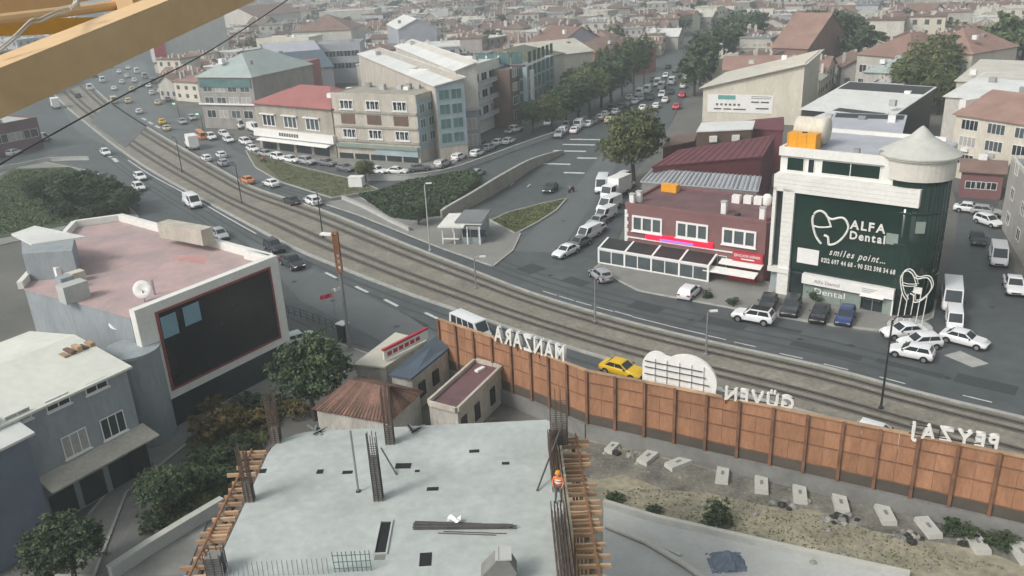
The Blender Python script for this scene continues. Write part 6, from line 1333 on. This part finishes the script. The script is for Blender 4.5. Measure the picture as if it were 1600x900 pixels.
_bk = bpy.data.objects['grass_bank'].data; _bt = BVHTree.FromPolygons([v.co.copy() for v in _bk.vertices], [tuple(p.vertices) for p in _bk.polygons])
def bank_z(x, y):
    h = _bt.ray_cast(Vector((x, y, 20)), Vector((0, 0, -1))); return h[0].z-.05 if h[0] else .1
cover('ivy', 'dark green ivy covering the sloping grass bank', bank, bank_z, 16000, .22, 'leaf_dark')
cover('grass', 'short rough grass on the triangular island', [(770, 346), (796, 334), (850, 320), (882, 313), (866, 330), (840, 347), (807, 364)], lambda x, y: .18, 5000, .1, 'leaf_olive')
cover('grass', 'rough grass of the plaza lawn', [(-40, 312), (22, 268), (108, 264), (186, 301), (200, 333), (120, 347), (-40, 375)], lambda x, y: .18, 14000, .16, 'leaf')
cover('grass', 'thin dry grass on the verge before the apartments', [(392, 240), (470, 264), (560, 285), (585, 297), (520, 308), (440, 283)], lambda x, y: .12, 6000, .1, 'leaf_olive')
cover('weeds', 'dry weeds growing on the sandy site strip', [(945, 770), (1000, 760), (1200, 785), (1400, 840), (1580, 890), (1400, 890), (1120, 832), (960, 785)], lambda x, y: 0.0, 1500, .07, 'leaf_olive')
cover('weeds', 'overgrown weeds between the lane and the slab', [(290, 690), (400, 630), (450, 640), (420, 680), (390, 740), (320, 800), (260, 830), (240, 800), (310, 740)], lambda x, y: .03, 7000, .2, 'leaf_olive')
# ================================================================== LOOSE TOWN
HM = {}
def house_proto(i, kind, L_, D_, h, rh):
    fr = Frame((-L_/2, -D_/2), (L_/2, -D_/2), (0, -100))
    def me_(name, mb, m): me = bpy.data.meshes.new(name); me.from_pydata(mb.v, [], mb.f); me.materials.append(MATS[m]); return me
    wl = walls_mesh(kind, fr, D_, h, rh)
    rf = roof_mesh(kind, fr, D_, h+.02, rh, .5, .25) if kind != 'flat' else MB().fb(fr, -.3, L_+.3, -D_-.3, .3, h+.01, h+.35)
    wn = MB()
    for f in (fr, fr.side(True, D_), fr.side(False, D_)):
        k = max(2, int(f.L/3.2))
        for z in np.arange(1.4, h-1.8, 3.0):
            for j in range(k): s = f.L*(j+.5)/k; wn.fb(f, s-.65, s+.65, .01, .06, z, z+1.4)
    ct_ = MB(); rg = random.Random(i)
    for q in range(5):
        s_, o_ = rg.uniform(1, L_-1), -rg.uniform(1, D_-1); ct_.fb(fr, s_-.35, s_+.35, o_-.35, o_+.35, h-.1, h+(rh*.9 if kind != 'flat' else .35)+rg.uniform(.5, 1.3))
    return me_('wall', wl, 'mid_wall'), me_('roof', rf, 'grey_roof'), me_('windows', wn, 'glass_mid'), me_('chimneys', ct_, 'light_wall'), (L_, D_, h, rh, kind)
prot = [house_proto(i, *a) for i, a in enumerate((('hip', 14, 11, 6, 2.8), ('gable', 13, 10, 5.5, 2.8), ('flat', 12, 11, 8, 0), ('hip', 12, 11, 7.5, 2.6), ('shed', 16, 12, 5.5, 1.8), ('gable', 18, 12, 5.5, 3), ('flat', 14, 12, 9.5, 0), ('gable_end', 12, 14, 6.5, 2.8), ('flat', 11, 10, 5.5, 0)))]
road_lines = [([at(170, 170), at(185, 110), at(190, 60), at(180, 30)], 22), ([at(960, 160), at(1015, 125), at(1070, 90), at(1110, 62), at(1160, 30)], 14), ([at(1530, 330), at(1520, 300)], 8)]
def near_road(p):
    for pl, w_ in road_lines:
        for a, b in zip(pl[:-1], pl[1:]):
            d = b-a; t = max(0, min(1, (p-a).dot(d)/d.dot(d)))
            if (p-a-d*t).length < w_: return True
    return False
cand = []; cell = 11.3; ang = math.radians(-27); ca, sa = math.cos(ang), math.sin(ang)
for i in range(-110, 140):
    for j in range(-30, 110):
        x, y = i*cell*1.06+random.uniform(-2, 2), j*cell+random.uniform(-2, 2); p = Vector((x*ca-y*sa, x*sa+y*ca+230, 0))
        if p.y < 165 or p.y > 980: continue
        v, u = vof(p)
        if not (-90 < u < 1690 and -45 < v < 235): continue
        if near_road(p) or any((p.x-a)**2+(p.y-b)**2 < (c+4)**2 for a, b, c in EXCL): continue
        if v > 165 and not (u > 1380): continue
        if 160 < v and u < 1440: continue
        cand.append((p.length, p, u, v))
cand.sort(key=lambda c: c[0])
BIG = {}
def town_style(u, v):
    r = random.random(); warm = .7 if u > 1080 else .5 if u > 850 else .3
    if r < warm: return random.choice(['terracotta', 'terracotta', 'brown_roof', 'brown_roof', 'cream_roof']), random.choice(['light_wall', 'cream', 'mid_wall'])
    return random.choice(['grey_roof', 'white_roof', 'grey_roof', 'cream_roof', 'brown_roof']), random.choice(['mid_wall', 'light_wall', 'lav_wall', 'mid_wall'])
WORD = {'terracotta': 'terracotta', 'brown_roof': 'brown', 'grey_roof': 'grey', 'white_roof': 'whitish', 'cream_roof': 'cream'}
KW = {'hip': 'hipped', 'gable': 'gabled', 'flat': 'flat', 'shed': 'sloping', 'gable_end': 'gable ended'}
SZ = ('small', 'medium', 'broad'); WW = {'mid_wall': 'greyish', 'light_wall': 'pale', 'lav_wall': 'bluish grey', 'cream': 'cream'}
LM = [(300, 60, 'bare walled block'), (440, 20, 'tan gabled house'), (500, 40, 'brown hipped house'), (540, 15, 'white flat roofed block'), (525, 65, 'lavender block'), (650, 40, 'silver shed'), (760, 90, 'olive green hall'), (815, 85, 'cream roofed hall'), (850, 60, 'salmon gabled house'), (915, 75, 'brick red hall'), (990, 80, 'tall roadside trees'), (1130, 70, 'dark grove'), (1180, 140, 'cream warehouse'), (1235, 50, 'tall terracotta house'), (1310, 90, 'dark tree clump'), (1320, 160, 'black walled shed'), (1390, 85, 'green roofed villa'), (1390, 70, 'first long red roof'), (1475, 70, 'second long red roof'), (1450, 150, 'olive tree clump'), (1560, 130, 'pale roofed hall'), (1570, 100, 'far row of green trees'), (1530, 200, 'cream apartments'), (60, 120, 'roadside shop')]
stuff = {}
for k, (dist, p, u, v) in enumerate(cand):
    rm, wm = town_style(u, v); i = random.choice([0, 1, 3, 7, 5, 2, 6] if rm in ('terracotta', 'brown_roof') else [2, 4, 5, 6, 8, 2, 1, 0]); wl, rf, wn, ch_, (L_, D_, h, rh, kd) = prot[i]
    rz = ang+random.choice([0, math.pi/2, math.pi, -math.pi/2])+random.gauss(0, .16); s = random.uniform(.75, 1.15); sx_, sy_, sz_ = s*random.uniform(.75, 1.15), s*random.uniform(.75, 1.1), s*random.uniform(.65, 1.1)
    if k < 290:
        lm = min(LM, key=lambda l: (l[0]-u)**2+((l[1]-v)*3)**2)
        rel = 'beyond' if v < lm[1]-12 else 'beside' if abs(u-lm[0]) < 90 else 'away from'
        r = thing('town_house', '%s house with %s %s %s roof %s the %s' % (WW[wm], SZ[0] if sx_ < .8 else SZ[1] if sx_ < 1.05 else SZ[2], WORD[rm], KW[kd], rel, lm[2]), 'house', p, 'distant town houses', rz)
        r.scale = (sx_, sy_, sz_)
        for nm, me, m in (('wall', wl, wm), ('roof', rf, rm), ('window_panes', wn, 'glass_mid'), ('roof_clutter', ch_, 'light_wall')):
            o = link(nm, me, r); o.material_slots[0].link = 'OBJECT'; o.material_slots[0].material = MATS[m]
            if nm in ('window_panes', 'roof_clutter'): o['kind'] = 'stuff'
    else:
        mw = Matrix.Translation(p) @ Matrix.Rotation(rz, 4, 'Z') @ Matrix.Diagonal((sx_, sy_, sz_, 1))
        for me, m in ((wl, wm), (rf, rm), (ch_, 'light_wall'))+(((wn, 'glass_mid'),) if k < 1100 else ()):
            mb = stuff.setdefault(m, MB()); mb.add([mw @ vv.co for vv in me.vertices], [tuple(pp.vertices) for pp in me.polygons])
mats = list(stuff); V_ = []; F_ = []; MI = []
for i, m in enumerate(mats):
    b = len(V_); V_ += stuff[m].v; F_ += [tuple(x+b for x in f) for f in stuff[m].f]; MI += [i]*len(stuff[m].f)
if V_:
    me = bpy.data.meshes.new('far_town'); me.from_pydata(V_, [], F_)
    for m in mats: me.materials.append(MATS[m])
    me.polygons.foreach_set('material_index', MI); o = link('far_town', me, None, True); o['label'] = 'dense mass of far off town houses fading into haze'; o['category'] = 'town'
n_far = 0
for _ in range(1600):
    p = Vector((random.uniform(-500, 600), random.uniform(230, 900), 0)); v, u = vof(p)
    if not (-40 < u < 1640 and -30 < v < 125) or near_road(p) or any((p.x-a)**2+(p.y-b)**2 < (c+1)**2 for a, b, c in EXCL): continue
    lm = min(LM, key=lambda l: (l[0]-u)**2+((l[1]-v)*3)**2); ts = random.uniform(.9, 1.5); tk = random.choice(['fartree', 'fartree2'])
    tree(tk, '%s %s far tree %s the %s' % ('small' if ts < 1.1 else 'middling' if ts < 1.3 else 'big', 'dark' if tk == 'fartree' else 'green', 'beyond' if v < lm[1]-12 else 'beside' if abs(u-lm[0]) < 60 else 'away from', lm[2]), p, ts, 'far trees among the town houses'); n_far += 1
    if n_far > 150: break
# ================================================================== HAZE
hz = MB().prism([(-1900, -200), (1900, -200), (1900, 2400), (-1900, 2400)], -1.5, 62).build('haze', 'white_paint'); hz['kind'] = 'stuff'
hm = bpy.data.materials.new('haze'); hm.use_nodes = True; t = hm.node_tree; t.nodes.clear(); ou = t.nodes.new('ShaderNodeOutputMaterial'); pv = t.nodes.new('ShaderNodeVolumePrincipled')
pv.inputs['Color'].default_value = (.86, .93, .95, 1); pv.inputs['Density'].default_value = .00075; pv.inputs['Anisotropy'].default_value = .2
t.links.new(pv.outputs[0], ou.inputs['Volume']); hz.data.materials.clear(); hz.data.materials.append(hm)
